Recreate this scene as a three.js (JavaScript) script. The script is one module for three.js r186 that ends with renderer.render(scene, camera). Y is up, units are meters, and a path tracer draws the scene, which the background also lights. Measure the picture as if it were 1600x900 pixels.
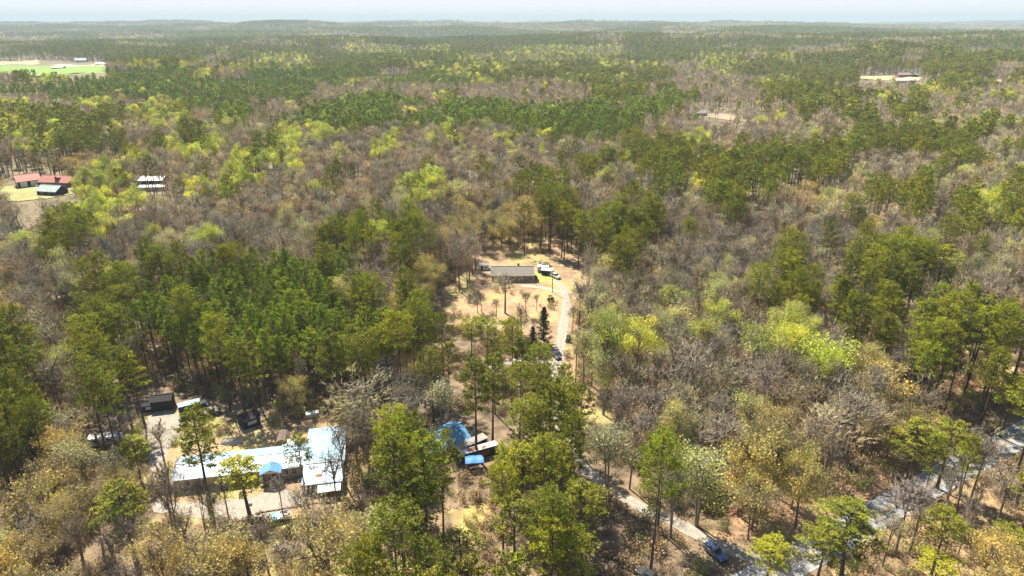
import * as THREE from 'three';
import { mergeGeometries } from 'three/addons/utils/BufferGeometryUtils.js';

// ------------------------------------------------------------------ camera, sky, sun, exposure
const H = 95, PITCH = THREE.MathUtils.degToRad(21.4), F = 1068;          // drone height, tilt, focal length in photo pixels
const scene = new THREE.Scene();
const camera = new THREE.PerspectiveCamera(2 * Math.atan(450 / F) * 180 / Math.PI, 16 / 9, 1, 60000);
camera.position.set(0, H, 0); camera.rotation.set(-PITCH, 0, 0); camera.updateMatrixWorld();
const renderer = new THREE.WebGLRenderer({ antialias: true });
renderer.setSize(1024, 576); renderer.toneMapping = THREE.LinearToneMapping; renderer.toneMappingExposure = 2.2;
renderer.shadowMap.enabled = true;
const SUN_AZ = THREE.MathUtils.degToRad(-31), SUN_EL = THREE.MathUtils.degToRad(52);
const sunDir = new THREE.Vector3(Math.sin(SUN_AZ) * Math.cos(SUN_EL), Math.sin(SUN_EL), -Math.cos(SUN_AZ) * Math.cos(SUN_EL));
const sun = new THREE.DirectionalLight(new THREE.Color(1, 0.92, 0.77), 5);
sun.position.copy(sunDir).multiplyScalar(600); sun.castShadow = true; sun.shadow.mapSize.set(4096, 4096);
Object.assign(sun.shadow.camera, { left: -400, right: 400, top: 400, bottom: -400, far: 1500 });
sun.target.position.set(0, 0, -220); sun.position.add(sun.target.position); scene.add(sun, sun.target);
{ // clear spring sky: pale at the horizon, blue overhead
  const W = 256, HH = 128, d = new Float32Array(W * HH * 4);
  for (let j = 0; j < HH; j++) for (let i = 0; i < W; i++) {
    const el = ((j + .5) / HH - .5) * Math.PI, az = ((i + .5) / W - .5) * 2 * Math.PI;
    const v = new THREE.Vector3(Math.cos(el) * Math.cos(az), Math.sin(el), Math.cos(el) * Math.sin(az));
    const k = Math.pow(Math.max(0, 1 - Math.max(0, v.y)), 8), g = Math.pow(Math.max(0, v.dot(sunDir)), 6) * .12, o = (j * W + i) * 4;
    const z = [.065, .115, .215], h = [.53, .54, .54];
    for (let c = 0; c < 3; c++) d[o + c] = v.y < 0 ? h[c] * .6 : z[c] + (h[c] - z[c]) * k + g * [.9, .85, .75][c];
    d[o + 3] = 1;
  }
  const t = new THREE.DataTexture(d, W, HH, THREE.RGBAFormat, THREE.FloatType);
  t.mapping = THREE.EquirectangularReflectionMapping; t.magFilter = t.minFilter = THREE.LinearFilter; t.needsUpdate = true;
  scene.background = t; scene.environment = t;
}
scene.fog = new THREE.FogExp2(new THREE.Color(.72, .89, 1), 0.00009);

// ------------------------------------------------------------------ helpers
function rng(seed) { let s = seed >>> 0; return () => { s = s + 0x6D2B79F5 | 0; let t = Math.imul(s ^ s >>> 15, 1 | s); t = t + Math.imul(t ^ t >>> 7, 61 | t) ^ t; return ((t ^ t >>> 14) >>> 0) / 4294967296; }; }
const hash = (x, y) => { let h = Math.imul(x, 374761393) + Math.imul(y, 668265263) | 0; h = Math.imul(h ^ h >>> 13, 1274126177); return ((h ^ h >>> 16) >>> 0) / 4294967296; };
function noise(x, y) { const i = Math.floor(x), j = Math.floor(y), f = x - i, g = y - j, u = f * f * (3 - 2 * f), v = g * g * (3 - 2 * g); return (hash(i, j) * (1 - u) + hash(i + 1, j) * u) * (1 - v) + (hash(i, j + 1) * (1 - u) + hash(i + 1, j + 1) * u) * v; }
const fbm = (x, y, n = 4) => { let s = 0, a = .5, t = 0; for (let k = 0; k < n; k++) { s += a * noise(x, y); t += a; a *= .5; x = x * 2.03 + 17.1; y = y * 2.03 + 9.7; } return s / t; };
const sstep = (a, b, x) => { const t = Math.min(1, Math.max(0, (x - a) / (b - a))); return t * t * (3 - 2 * t); };
const lerp = (a, b, t) => a + (b - a) * t;
const bump = (x, z, cx, cz, rx, rz, h) => h * Math.exp(-(((x - cx) / rx) ** 2 + ((z - cz) / rz) ** 2));
function ground(x, z) {                                                  // rolling Piedmont terrain, nearly level below the drone
  const d = Math.hypot(x, z);
  let h = (fbm(x / 520 + 3.3, z / 520 + 8.1, 3) - .5) * 2 * lerp(0, 34, sstep(330, 1700, d));
  h += (fbm(x / 2600 + 1.7, z / 2600 + 4.2, 3) - .5) * 2 * lerp(0, 60, sstep(2200, 8000, d));
  if (d > 300) h += bump(x, z, 1900, -2500, 900, 500, 30) + bump(x, z, 300, -3000, 500, 400, 22) + bump(x, z, -5200, -8200, 2300, 900, 62) + bump(x, z, -700, -1300, 420, 260, 10) + bump(x, z, 300, -840, 160, 110, 7);
  h += (fbm(x / 2300 + 5.1, z / 900 + 1.9, 2) - .5) * 2 * lerp(0, 46, sstep(1500, 5000, d));
  h += (fbm(x / 3800 + 9.7, z / 2300 + 2.2, 2) - .5) * 150 * sstep(10000, 16000, d);
  return h;
}
const SP = Math.sin(PITCH), CP = Math.cos(PITCH);
function G(px, py, h = 0) {                                              // survey: ground point seen at a photo pixel, on a level h
  const a = (px - 800) / F, b = -(py - 450) / F, fy = -SP + b * CP, fz = -(CP + b * SP);
  let t = (h - H) / fy;
  for (let k = 0; k < 6; k++) { const y = ground(a * t, fz * t) + h; t = lerp(t, Math.min((y - H) / fy, 30000), .6); }
  return new THREE.Vector3(a * t, ground(a * t, fz * t), fz * t);
}
function toPix(x, y, z) { const yy = y - H, f = -z * CP - yy * SP, u = yy * CP - z * SP; return f < 1 ? null : [800 + F * x / f, 450 - F * u / f, f]; }
const used = {};
function numbered(n) { const k = used[n] = (used[n] ?? -1) + 1; return k ? n + '_' + String(k).padStart(3, '0') : n; }
function tag(o, label, category, group, kind) { Object.assign(o.userData, { label, category }); if (group) o.userData.group = group; if (kind) o.userData.kind = kind; return o; }
function thing(name, label, category, pos, turn = 0, group) { const o = new THREE.Group(); o.name = numbered(name); scene.add(o); o.position.copy(pos); o.rotation.y = turn; return tag(o, label, category, group); }
function part(name, geos, m, parent) { const g = Array.isArray(geos) ? (geos.length > 1 ? mergeGeometries(geos.map(plain)) : geos[0]) : geos; const o = new THREE.Mesh(g, m); o.name = name; o.castShadow = o.receiveShadow = true; parent.add(o); return o; }
function plain(g) { const n = g.index ? g.toNonIndexed() : g; for (const k of Object.keys(n.attributes)) if (!['position', 'normal', 'uv'].includes(k)) n.deleteAttribute(k); if (!n.attributes.uv) n.setAttribute('uv', new THREE.BufferAttribute(new Float32Array(n.attributes.position.count * 2), 2)); return n; }
function bx(w, h, d, x = 0, y = 0, z = 0, ry = 0, rz = 0, rx = 0) { const g = new THREE.BoxGeometry(w, h, d); g.rotateX(rx); g.rotateZ(rz); g.rotateY(ry); g.translate(x, y, z); return g; }
function cyl(r0, r1, h, x, y, z, n = 8, ax) { const g = new THREE.CylinderGeometry(r1, r0, h, n); if (ax === 'x') g.rotateZ(Math.PI / 2); if (ax === 'z') g.rotateX(Math.PI / 2); g.translate(x, y, z); return g; }
function mat(r, g, b, rough = .9, extra = {}) { return new THREE.MeshStandardMaterial({ color: new THREE.Color().setRGB(r, g, b), roughness: rough, ...extra }); }
function tex(size, fn, rep, srgb = false) { const d = new Uint8Array(size * size * 4); for (let j = 0; j < size; j++) for (let i = 0; i < size; i++) { const c = fn(i / size, j / size, i, j), o = (j * size + i) * 4; for (let k = 0; k < 3; k++) d[o + k] = 255 * Math.min(1, Math.max(0, c[k])); d[o + 3] = 255; } const t = new THREE.DataTexture(d, size, size); t.wrapS = t.wrapT = THREE.RepeatWrapping; t.magFilter = t.minFilter = THREE.LinearFilter; if (rep) t.repeat.set(rep, rep); if (srgb) t.colorSpace = THREE.SRGBColorSpace; t.needsUpdate = true; return t; }
function inPoly(p, x, z) { let c = false; for (let i = 0, j = p.length - 1; i < p.length; j = i++) if (p[i][1] > z !== p[j][1] > z && x < (p[j][0] - p[i][0]) * (z - p[i][1]) / (p[j][1] - p[i][1]) + p[i][0]) c = !c; return c; }
function polyDist(p, x, z, closed = true) { let m = 1e9; const n = p.length; for (let i = 0; i < (closed ? n : n - 1); i++) { const a = p[i], b = p[(i + 1) % n], dx = b[0] - a[0], dz = b[1] - a[1], t = Math.min(1, Math.max(0, ((x - a[0]) * dx + (z - a[1]) * dz) / (dx * dx + dz * dz))); m = Math.min(m, Math.hypot(x - a[0] - dx * t, z - a[1] - dz * t)); } return m; }
const pts = (s) => s.trim().split(/\s+/).map((q) => { const [a, b] = q.split(',').map(Number), v = G(a, b); return [v.x, v.z]; });

// ------------------------------------------------------------------ ground, roads
const ROAD = pts('1090,960 1150,926 1228,884 1335,825 1385,796 1482,741 1563,697 1640,656 1740,604 1850,550');
const DRIVE = pts('866,438 876,446 882,456 884,475 880,510 875,540 872,565 870,600 872,640 880,685 905,722 935,750 970,775 1007,795 1052,815 1100,840 1137,857 1215,884');
const LOOP = pts('872,575 840,566 800,566 765,576');
const LOTS = [pts('222,660 250,636 290,652 284,676 264,702 252,750 232,750 234,700'), pts('232,772 262,786 330,784 400,776 440,758 462,775 450,800 420,812 330,812 240,800')];
const WALK = pts('815,446 850,450 884,458');
const AREAS = [  // polygon, colour, strength, softness in metres
  [pts('690,510 700,452 728,420 738,388 790,368 880,372 930,410 948,432 905,470 898,540 905,590 955,640 965,700 930,690 885,600 862,545 800,520 740,515'), [.40, .27, .155], .9, 5],
  [pts('706,470 722,450 800,448 872,455 874,520 840,500 770,478 730,486'), [.46, .30, .165], .9, 4],
  [pts('838,428 866,420 885,440 880,452 850,446 836,440'), [.36, .33, .11], .8, 3],
  [pts('780,392 850,398 880,412 840,420 800,412'), [.38, .32, .12], .6, 5],
  [pts('215,655 235,632 300,640 420,665 540,655 560,720 545,790 480,830 400,840 250,800 240,740'), [.42, .295, .165], .85, 6],
  [pts('516,680 575,678 585,722 520,722'), [.50, .33, .19], .9, 3],
  [pts('235,672 262,660 280,700 250,712'), [.52, .27, .12], .7, 3],
  [pts('395,830 500,795 660,770 700,830 690,960 380,960'), [.42, .30, .15], .6, 6],
  [pts('395,850 470,835 490,880 430,915 385,905'), [.38, .33, .10], .8, 5],
  [pts('712,800 758,790 765,845 715,845'), [.52, .33, .16], .95, 3],
  [pts('360,690 450,690 470,712 380,726'), [.50, .36, .14], .8, 3],
  [pts('1130,810 1200,790 1330,740 1420,735 1290,820 1200,855 1120,850'), [.42, .26, .145], .85, 5],
  [pts('1120,735 1170,740 1190,800 1150,800'), [.34, .12, .07], .7, 3],
  [pts('1510,545 1540,540 1570,555 1600,590 1500,600 1505,570'), [.50, .36, .20], .9, 4],
  [pts('1470,600 1540,580 1545,640 1480,650'), [.42, .22, .12], .8, 4],
  [pts('1300,870 1420,800 1500,760 1700,670 1750,700 1700,960 1300,960'), [.42, .29, .15], .85, 6],
  [pts('1470,425 1540,428 1660,450 1660,500 1520,520 1470,470'), [.45, .27, .155], .8, 8],
  [pts('450,478 1,1').slice(0, 1), [.4, .3, .2], 0, 1],
  [pts('115,470 150,470 150,502 112,505'), [.50, .35, .24], .9, 4],
  [pts('-20,290 40,294 75,294 116,303 80,312 30,316 -20,318'), [.34, .32, .12], .85, 12],
  [pts('-30,455 20,442 20,380 -30,380'), [.40, .36, .1], .6, 12],
].filter((a) => a[0].length > 2);
const boxes = AREAS.map(([p]) => [Math.min(...p.map((q) => q[0])) - 12, Math.max(...p.map((q) => q[0])) + 12, Math.min(...p.map((q) => q[1])) - 12, Math.max(...p.map((q) => q[1])) + 12]);
const NX0 = -250, NX1 = 250, NZ0 = -360, NZ1 = 40;
const litter = (x, z) => {                                              // leaf litter, pine straw, twigs
  const a = fbm(x / 14, z / 14, 4), b = fbm(x / 1.7 + 40, z / 1.7, 3), k = .3 + b * 1.4;
  const c = [lerp(.27, .155, a), lerp(.19, .115, a), lerp(.115, .072, a)];
  return c.map((v) => v * k);
};
{
  const S = 2048, d = new Uint8Array(S * S * 4);
  for (let j = 0; j < S; j++) for (let i = 0; i < S; i++) {
    const x = lerp(NX0, NX1, (i + .5) / S), z = lerp(NZ1, NZ0, (j + .5) / S);
    const c = litter(x, z); let w = 0, n1 = null;
    for (let q = 0; q < AREAS.length; q++) {
      const b = boxes[q]; if (x < b[0] || x > b[1] || z < b[2] || z > b[3]) continue;
      const [p, col, str, soft] = AREAS[q]; n1 ??= [fbm(x / 3.5, z / 3.5, 3), fbm(x / .9 + 7, z / .9, 2), fbm(x / 9 + 70, z / 9, 2)];
      const sd = (inPoly(p, x, z) ? 1 : -1) * polyDist(p, x, z) + (n1[0] - .5) * soft * 2.2;
      w = sstep(-soft * .5, soft * .5, sd) * str * (.55 + .6 * sstep(.3, .55, n1[0] * .5 + n1[2] * .5));
      const t = Math.min(1, w), m = (.72 + .56 * n1[1]) * (.85 + .3 * n1[2]), gr = sstep(.56, .7, n1[2]) * .5;
      const k = [col[0] * m * (1 - .35 * gr), col[1] * m * (1 + .1 * gr), col[2] * m * (1 - .5 * gr)];
      for (let h = 0; h < 3; h++) c[h] = lerp(c[h], k[h], t);
    }
    const o = (j * S + i) * 4; for (let h = 0; h < 3; h++) d[o + h] = 255 * Math.min(1, c[h] <= .0031308 ? c[h] * 12.92 : 1.055 * Math.pow(c[h], 1 / 2.4) - .055); d[o + 3] = 255;
  }
  const t = new THREE.DataTexture(d, S, S); t.magFilter = t.minFilter = THREE.LinearFilter; t.colorSpace = THREE.SRGBColorSpace; t.needsUpdate = true;
  const N = 150, g = new THREE.PlaneGeometry(NX1 - NX0, NZ1 - NZ0, N, N); g.rotateX(-Math.PI / 2); g.translate((NX0 + NX1) / 2, 0, (NZ0 + NZ1) / 2);
  const p = g.attributes.position; for (let i = 0; i < p.count; i++) p.setY(i, ground(p.getX(i), p.getZ(i)) + (Math.abs(p.getX(i) - (NX0 + NX1) / 2) > 249 || p.getZ(i) < NZ0 + 1 ? -1.2 : 0));
  g.computeVertexNormals();
  const o = new THREE.Mesh(g, new THREE.MeshStandardMaterial({ map: t, roughness: 1 })); o.name = 'ground'; o.receiveShadow = true; o.userData.kind = 'structure'; o.userData.label = 'leaf littered forest floor with straw coloured clearings'; scene.add(o);
}
{ // the country beyond, out to the horizon
  const A = 180, R = 170, pos = [], uv = [], idx = [];
  for (let r = 0; r <= R; r++) { const d = 6 * Math.pow(24000 / 6, r / R); for (let a = 0; a <= A; a++) { const th = a / A * 2 * Math.PI, x = Math.sin(th) * d, z = -Math.cos(th) * d; const near = x > NX0 + 4 && x < NX1 - 4 && z > NZ0 + 4 && z < NZ1 - 4; pos.push(x, ground(x, z) - (near ? 1.4 : .02), z); uv.push(x / 90, z / 90); } }
  for (let r = 0; r < R; r++) for (let a = 0; a < A; a++) { const i = r * (A + 1) + a; idx.push(i, i + 1, i + A + 1, i + 1, i + A + 2, i + A + 1); }
  const g = new THREE.BufferGeometry(); g.setAttribute('position', new THREE.Float32BufferAttribute(pos, 3)); g.setAttribute('uv', new THREE.Float32BufferAttribute(uv, 2)); g.setIndex(idx); g.computeVertexNormals();
  const t = tex(512, (u, v) => { const s = (x, y) => fbm(x, y, 4), f = sstep(0, .2, u) , k = lerp(s(u * 22 + 22, v * 22), s(u * 22, v * 22), f); return [.13 + k * .14, .105 + k * .11, .06 + k * .07]; });
  const o = new THREE.Mesh(g, new THREE.MeshStandardMaterial({ map: t, roughness: 1 })); o.name = 'terrain'; o.userData.kind = 'structure'; o.userData.label = 'rolling wooded country reaching the hazy horizon'; scene.add(o);
}
function strip(line, off0, off1, lift, step = 2, rag = 0) {               // a band along a centre line
  const c = new THREE.CatmullRomCurve3(line.map(([x, z]) => new THREE.Vector3(x, 0, z)), false, 'centripetal'), n = Math.ceil(c.getLength() / step), pos = [], uv = [], idx = [];
  for (let i = 0; i <= n; i++) { const p = c.getPointAt(i / n), t = c.getTangentAt(i / n), nx = -t.z, nz = t.x; const j0 = (fbm(i * .6, 3.1 + off0, 2) - .5) * rag, j1 = (fbm(i * .6, 9.4 + off1, 2) - .5) * rag; for (const [o, k] of [[off0 + j0, 0], [(off0 + off1) / 2, .5], [off1 + j1, 1]]) { const x = p.x + nx * o, z = p.z + nz * o; pos.push(x, ground(x, z) + lift, z); uv.push(k * (off1 - off0), i * step); } }
  for (let i = 0; i < n; i++) for (const k of [0, 1]) { const a = i * 3 + k; idx.push(a, a + 1, a + 3, a + 1, a + 4, a + 3); }
  const g = new THREE.BufferGeometry(); g.setAttribute('position', new THREE.Float32BufferAttribute(pos, 3)); g.setAttribute('uv', new THREE.Float32BufferAttribute(uv, 2)); g.setIndex(idx); g.computeVertexNormals(); if (g.attributes.normal.getY(0) < 0) { g.setIndex(idx.map((_, i) => idx[i - i % 3 + [0, 2, 1][i % 3]])); g.computeVertexNormals(); } return g;
}
const gravelTex = tex(256, (u, v) => { const k = .42 + .5 * fbm(u * 9, v * 9, 3) + .25 * hash(u * 256 | 0, v * 256 | 0), r = 1; return [.36 * k * r + .08, .32 * k * r + .07, .27 * k * r + .06]; }, .28);
const gravel = new THREE.MeshStandardMaterial({ map: gravelTex, roughness: 1 });
const asphalt = new THREE.MeshStandardMaterial({ map: tex(256, (u, v) => { const k = .7 + .35 * fbm(u * 7, v * 7, 4) + .3 * hash(u * 256 | 0, v * 256 | 0); return [.30 * k, .30 * k, .295 * k]; }, .2), roughness: .85 });
const lineWhite = mat(.52, .52, .5, .9), lineYellow = mat(.50, .33, .09, .9);
function setting(name, geos, m, label) { const o = part(name, geos, m, scene); o.name = numbered(name); o.userData.kind = 'structure'; o.userData.label = label; return o; }
setting('road', strip(ROAD, -3.4, 3.4, .05), asphalt, 'grey two lane paved road with yellow centre line');
{ const c = strip(ROAD, -3.15, -2.98, .056), d = strip(ROAD, 2.98, 3.15, .056); setting('road_edge_line', [c, d], lineWhite, 'white edge lines of the paved road'); setting('road_centre_line', [strip(ROAD, -.28, -.1, .056), strip(ROAD, .1, .28, .056)], lineYellow, 'double yellow centre line of the paved road'); }
setting('gravel_drive', strip(DRIVE, -1.5, 1.5, .035, 1.5, 1.0), gravel, 'pale gravel drive from the paved road to the grey-roofed house');
setting('gravel_path', strip(LOOP, -2.4, 2.4, .03, 1.5, 1.4), gravel, 'pale gravel turnout left of the drive among the pines');
setting('walkway', strip(WALK, -.9, .9, .04, 1.5), mat(.55, .47, .34), 'pale concrete walkway from the drive to the grey-roofed house');
for (const [k, lot] of LOTS.entries()) { const s = new THREE.Shape(lot.map(([x, z]) => new THREE.Vector2(x, -z))), g = new THREE.ShapeGeometry(s); g.rotateX(-Math.PI / 2); g.translate(0, .03, 0); const u = g.attributes.position, v = g.attributes.uv; for (let i = 0; i < u.count; i++) v.setXY(i, u.getX(i), u.getZ(i)); setting('gravel_lot', g, gravel, k ? 'grey gravel in front of the white-roofed long house' : 'grey gravel lot beside the dark sheds'); }
// ------------------------------------------------------------------ tree shapes
class Leafy {                                                            // collects triangles with a tone each
  constructor() { this.p = []; this.n = []; this.c = []; }
  tri(a, b, c, k) { const ux = b[0] - a[0], uy = b[1] - a[1], uz = b[2] - a[2], vx = c[0] - a[0], vy = c[1] - a[1], vz = c[2] - a[2]; let x = uy * vz - uz * vy, y = uz * vx - ux * vz, z = ux * vy - uy * vx; const l = Math.hypot(x, y, z) || 1, s = y < 0 ? -1 / l : 1 / l; x *= s; y *= s; z *= s; if (s < 0) this.p.push(...a, ...c, ...b); else this.p.push(...a, ...b, ...c); for (let i = 0; i < 3; i++) { this.n.push(x, y, z); this.c.push(k[0], k[1], k[2]); } }
  tube(path, rad, sides, k = [1, 1, 1]) {
    let prev = null;
    for (let i = 0; i < path.length; i++) {
      const a = path[Math.max(0, i - 1)], b = path[Math.min(path.length - 1, i + 1)], d = norm([b[0] - a[0], b[1] - a[1], b[2] - a[2]]), s = norm(Math.abs(d[1]) > .9 ? cross(d, [1, 0, 0]) : cross(d, [0, 1, 0])), t = cross(d, s), ring = [];
      for (let j = 0; j < sides; j++) { const w = j / sides * 2 * Math.PI, e = [0, 1, 2].map((q) => s[q] * Math.cos(w) + t[q] * Math.sin(w)); ring.push([[0, 1, 2].map((q) => path[i][q] + e[q] * rad[i]), e]); }
      if (prev) for (let j = 0; j < sides; j++) { const q = (j + 1) % sides; for (const v of [prev[j], prev[q], ring[j], prev[q], ring[q], ring[j]]) { this.p.push(...v[0]); this.n.push(...v[1]); this.c.push(...k); } }
      prev = ring;
    }
  }
  geo() { const g = new THREE.BufferGeometry(); g.setAttribute('position', new THREE.Float32BufferAttribute(this.p, 3)); g.setAttribute('normal', new THREE.Float32BufferAttribute(this.n, 3)); g.setAttribute('color', new THREE.Float32BufferAttribute(this.c, 3)); return g; }
}
const cross = (a, b) => [a[1] * b[2] - a[2] * b[1], a[2] * b[0] - a[0] * b[2], a[0] * b[1] - a[1] * b[0]];
const norm = (a) => { const l = Math.hypot(...a) || 1; return [a[0] / l, a[1] / l, a[2] / l]; };
const add = (a, b, s = 1) => [a[0] + b[0] * s, a[1] + b[1] * s, a[2] + b[2] * s];
const rdir = (r) => { const y = r() * 2 - 1, w = r() * 2 * Math.PI, s = Math.sqrt(1 - y * y); return [s * Math.cos(w), y, s * Math.sin(w)]; };
const mix3 = (a, b, t) => [lerp(a[0], b[0], t), lerp(a[1], b[1], t), lerp(a[2], b[2], t)];
function sliver(L, a, d, len, w, k, r) { const s = norm(cross(d, rdir(r))); L.tri(add(a, s, w / 2), add(a, s, -w / 2), add(a, d, len), k); }
function leaf(L, a, size, k, r) { const d = rdir(r), s = norm(cross(d, rdir(r))); L.tri(add(a, d, size * .6), add(add(a, d, -size * .4), s, size * .5), add(add(a, d, -size * .4), s, -size * .5), k); }
const tone = (r, v) => { const k = 1 - v + r() * 2 * v, h = (r() - .5) * v * .6; return [k * (1 + h), k, k * (1 - h)]; };

// pine: bare straight trunk, whorled limbs, needle tufts in separate clumps.  q = how much detail
function pineShape(seed, q, o) {
  const r = rng(seed), T = new Leafy(), C = new Leafy(), Ht = o.h, bend = (r() - .5) * .9, bz = (r() - .5) * .9;
  const at = (t) => [bend * Math.sin(t * 2.4), t * Ht, bz * Math.sin(t * 2.1)], near = q > .6;
  const n = near ? 7 : q > .2 ? 3 : 1, path = [], rad = [];
  for (let i = 0; i <= n; i++) { path.push(at(i / n * .98)); rad.push(lerp(o.r0, .05, (i / n) ** .8) * (near ? 1 : 1.15)); }
  T.tube(path, rad, near ? 7 : q > .2 ? 4 : 3);
  const bf = Math.min(1, .25 + q), nb = Math.max(6, Math.round(o.nb * bf)), off = r() * 6, m = near ? 9 : q > .2 ? 5 : 3, s = Math.min(2.7, o.ts * Math.sqrt(6 / Math.min(6, m) / q) * (near ? 1 : .92));
  for (let i = 0; i < nb; i++) {
    const u = (i + r() * .8) / nb, t = lerp(o.cb, .985, u ** .85), w = off + i * 2.4 + (r() - .5) * .9;
    const prof = o.taper ? Math.pow(Math.max(0, 1 - u), .6) * Math.min(1, .45 + u * 2.2) + .12 : o.cone ? Math.pow(1 - u, .8) * .92 + .1 : Math.sqrt(Math.max(0, 1 - ((u - .32) / (u < .32 ? .5 : .74)) ** 2)) * .95 + .1;
    const len = o.R * prof * (.62 + r() * .55), up = o.cone ? lerp(.05, .8, u) : lerp(.0, .95, u) + (r() - .5) * .35;
    const d = norm([Math.cos(w), up, Math.sin(w)]), a = at(t), b = add(a, d, len * .55), e = add(add(b, d, len * .45), [0, len * .12, 0]);
    if (near) T.tube([a, b, e], [.075, .05, .015], 3); else if (q > .2) sliver(T, a, d, len, .12, [1, 1, 1], r);
    const nt = Math.max(1, Math.round(o.nt * q / bf * (.4 + .6 * len / o.R))), k0 = tone(r, .3);
    for (let j = 0; j < nt; j++) {
      const f = o.cone ? .15 + .85 * r() : .42 + .6 * Math.sqrt(r()), base = f < .55 ? mix3(a, b, f / .55) : mix3(b, e, (f - .55) / .45), sp = len * (o.cone ? .2 : o.taper ? .22 : .23) * (1.25 - f * .35);
      const c = add(base, [(r() - .5) * 2 * sp, (r() - .35) * sp * .8, (r() - .5) * 2 * sp]), k = tone(r, .24).map((v, h) => v * k0[h]);
      for (let h = 0; h < m; h++) { const dd = rdir(r); dd[1] = dd[1] * .7 + .42; sliver(C, add(c, dd, -s * .16), norm(dd), s * (.75 + r() * .55), s * (near ? .32 : q > .2 ? .42 : .5), k, r); }
    }
  }
  if (near) for (let i = 0; i < 7; i++) { const w = r() * 6.3, a = at(lerp(o.cb * .5, o.cb, r())); sliver(T, a, norm([Math.cos(w), .1 + r() * .3, Math.sin(w)]), 1 + r() * 1.6, .1, [1, 1, 1], r); }
  return { trunk: T.geo(), crown: C.geo() };
}
// hardwood: forking limbs, sprays of fine twigs, buds or young leaves where it has any
function hardwoodShape(seed, q, o) {
  const r = rng(seed), T = new Leafy(), C = new Leafy(), near = q > .6, mid = q > .2;
  const c0 = [0, o.hc, 0], inside = (s) => { const d = rdir(r), f = Math.pow(r(), .45) * s; return [c0[0] + d[0] * o.R * f, c0[1] + d[1] * o.Rv * f, c0[2] + d[2] * o.R * f]; };
  const lean = [(r() - .5) * 1.2, 0, (r() - .5) * 1.2], fork = o.fork * o.h, top = [lean[0], o.hc + o.Rv * .35, lean[2]];
  const stems = o.stems || 1;
  for (let s = 0; s < stems; s++) {
    const sp = stems > 1 ? [(r() - .5) * 2.2, 0, (r() - .5) * 2.2] : [0, 0, 0], tp = add(top, sp, 1.6);
    const p = [[sp[0] * .2, -.3, sp[2] * .2], add([lean[0] * .3, fork * .6, lean[2] * .3], sp, .5), add([lean[0] * .6, lerp(fork, top[1], .4), lean[2] * .6], sp, 1), tp];
    T.tube(near ? p : [p[0], p[2], p[3]], (near ? [o.r0, o.r0 * .82, o.r0 * .5, .05] : [o.r0 * 1.1, o.r0 * .6, .06]).map((v) => v / Math.sqrt(stems)), near ? 6 : mid ? 4 : 3);
    const nl = Math.ceil((near ? o.nl : mid ? o.nl * .7 : 2) / stems);
    for (let i = 0; i < nl; i++) {
      const w = i * 2.4 + r() + s * 1.7, f = r(), y = lerp(fork, o.hc + o.Rv * .1, f), k = (y - p[0][1]) / (tp[1] - p[0][1]), a = k < .5 ? mix3(p[0], p[2], k * 1.6) : mix3(p[2], tp, (k - .4) / .6); a[1] = Math.min(y, tp[1]);
      const e = [c0[0] + Math.cos(w) * o.R * (.45 + .35 * r()), c0[1] + lerp(-.45, .75, r()) * o.Rv, c0[2] + Math.sin(w) * o.R * (.45 + .35 * r())]; e[1] = Math.max(e[1], a[1] + 1);
      const b = mix3(a, e, .5); b[1] += (o.arch ?? .4) * (r() - .3) * 2;
      T.tube([a, b, e], [o.r0 * .46, o.r0 * .32, .06].map((v) => v * (near ? 1 : 1.3)), mid ? 4 : 3);
      const nbr = near ? o.nbr : mid ? Math.ceil(o.nbr * .5) : 0;
      for (let j = 0; j < nbr; j++) { const g = .3 + .7 * r(), s0 = g < .5 ? mix3(a, b, g * 2) : mix3(b, e, g * 2 - 1), t = mix3(e, inside(1), .62), m = mix3(s0, t, .5); m[1] += r() * .7; if (near) T.tube([s0, m, t], [.085, .06, .02], 3); else sliver(T, s0, norm(add(t, s0, -1)), Math.hypot(...add(t, s0, -1)), .26, [1, 1, 1], r); }
    }
  }
  const nt = near ? 4 : mid ? 3 : 2, ns = Math.max(8, Math.round(o.ns * q)), w0 = .046 * Math.pow(q, -.62) * Math.sqrt(4 / nt), l0 = Math.min(3, .95 * Math.pow(q, -.38) * Math.sqrt(4 / nt)), ls = Math.min(2.6, o.sLeaf / Math.sqrt(q)), lumps = []; for (let i = 0; i < (near ? 24 : mid ? 13 : 7); i++) lumps.push([inside(1), tone(r, .32)]);
  for (let i = 0; i < ns; i++) {                                        // sprays gather round limb ends, so the crown has clumps and gaps
    const [lc, k0] = lumps[i % lumps.length], d0 = rdir(r), f = Math.cbrt(r()) * o.lump, c = [lc[0] + d0[0] * f, lc[1] + d0[1] * f * .8, lc[2] + d0[2] * f];
    const out = norm([(c[0]) / o.R, (c[1] - o.hc) / o.Rv + (o.up ?? 1.5), c[2] / o.R]);
    for (let j = 0; j < nt; j++) { const d = norm(add(out, rdir(r), .75)), k = tone(r, .12); sliver(C, add(c, d, -l0 * .4), d, l0 * (.6 + r() * .9), w0 * (.8 + r() * .7), k.map((v, h) => v * k0[h] * o.twig[h]), r); }
    if (o.leaf) { const hi = (c[1] - o.hc) / o.Rv, pl = o.nLeaf * (o.topLeaf ? sstep(-.7, .35, hi + (r() - .5) * .5) : 1), m = Math.floor(pl + r()); for (let j = 0; j < m; j++) leaf(C, add(c, rdir(r), .6 + .25 * l0), ls * (.7 + .6 * r()), tone(r, .18).map((v, h) => v * k0[h] * o.leaf[h]), r); }
  }
  return { trunk: T.geo(), crown: C.geo() };
}
const TW = [.54, .45, .30];
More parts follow.
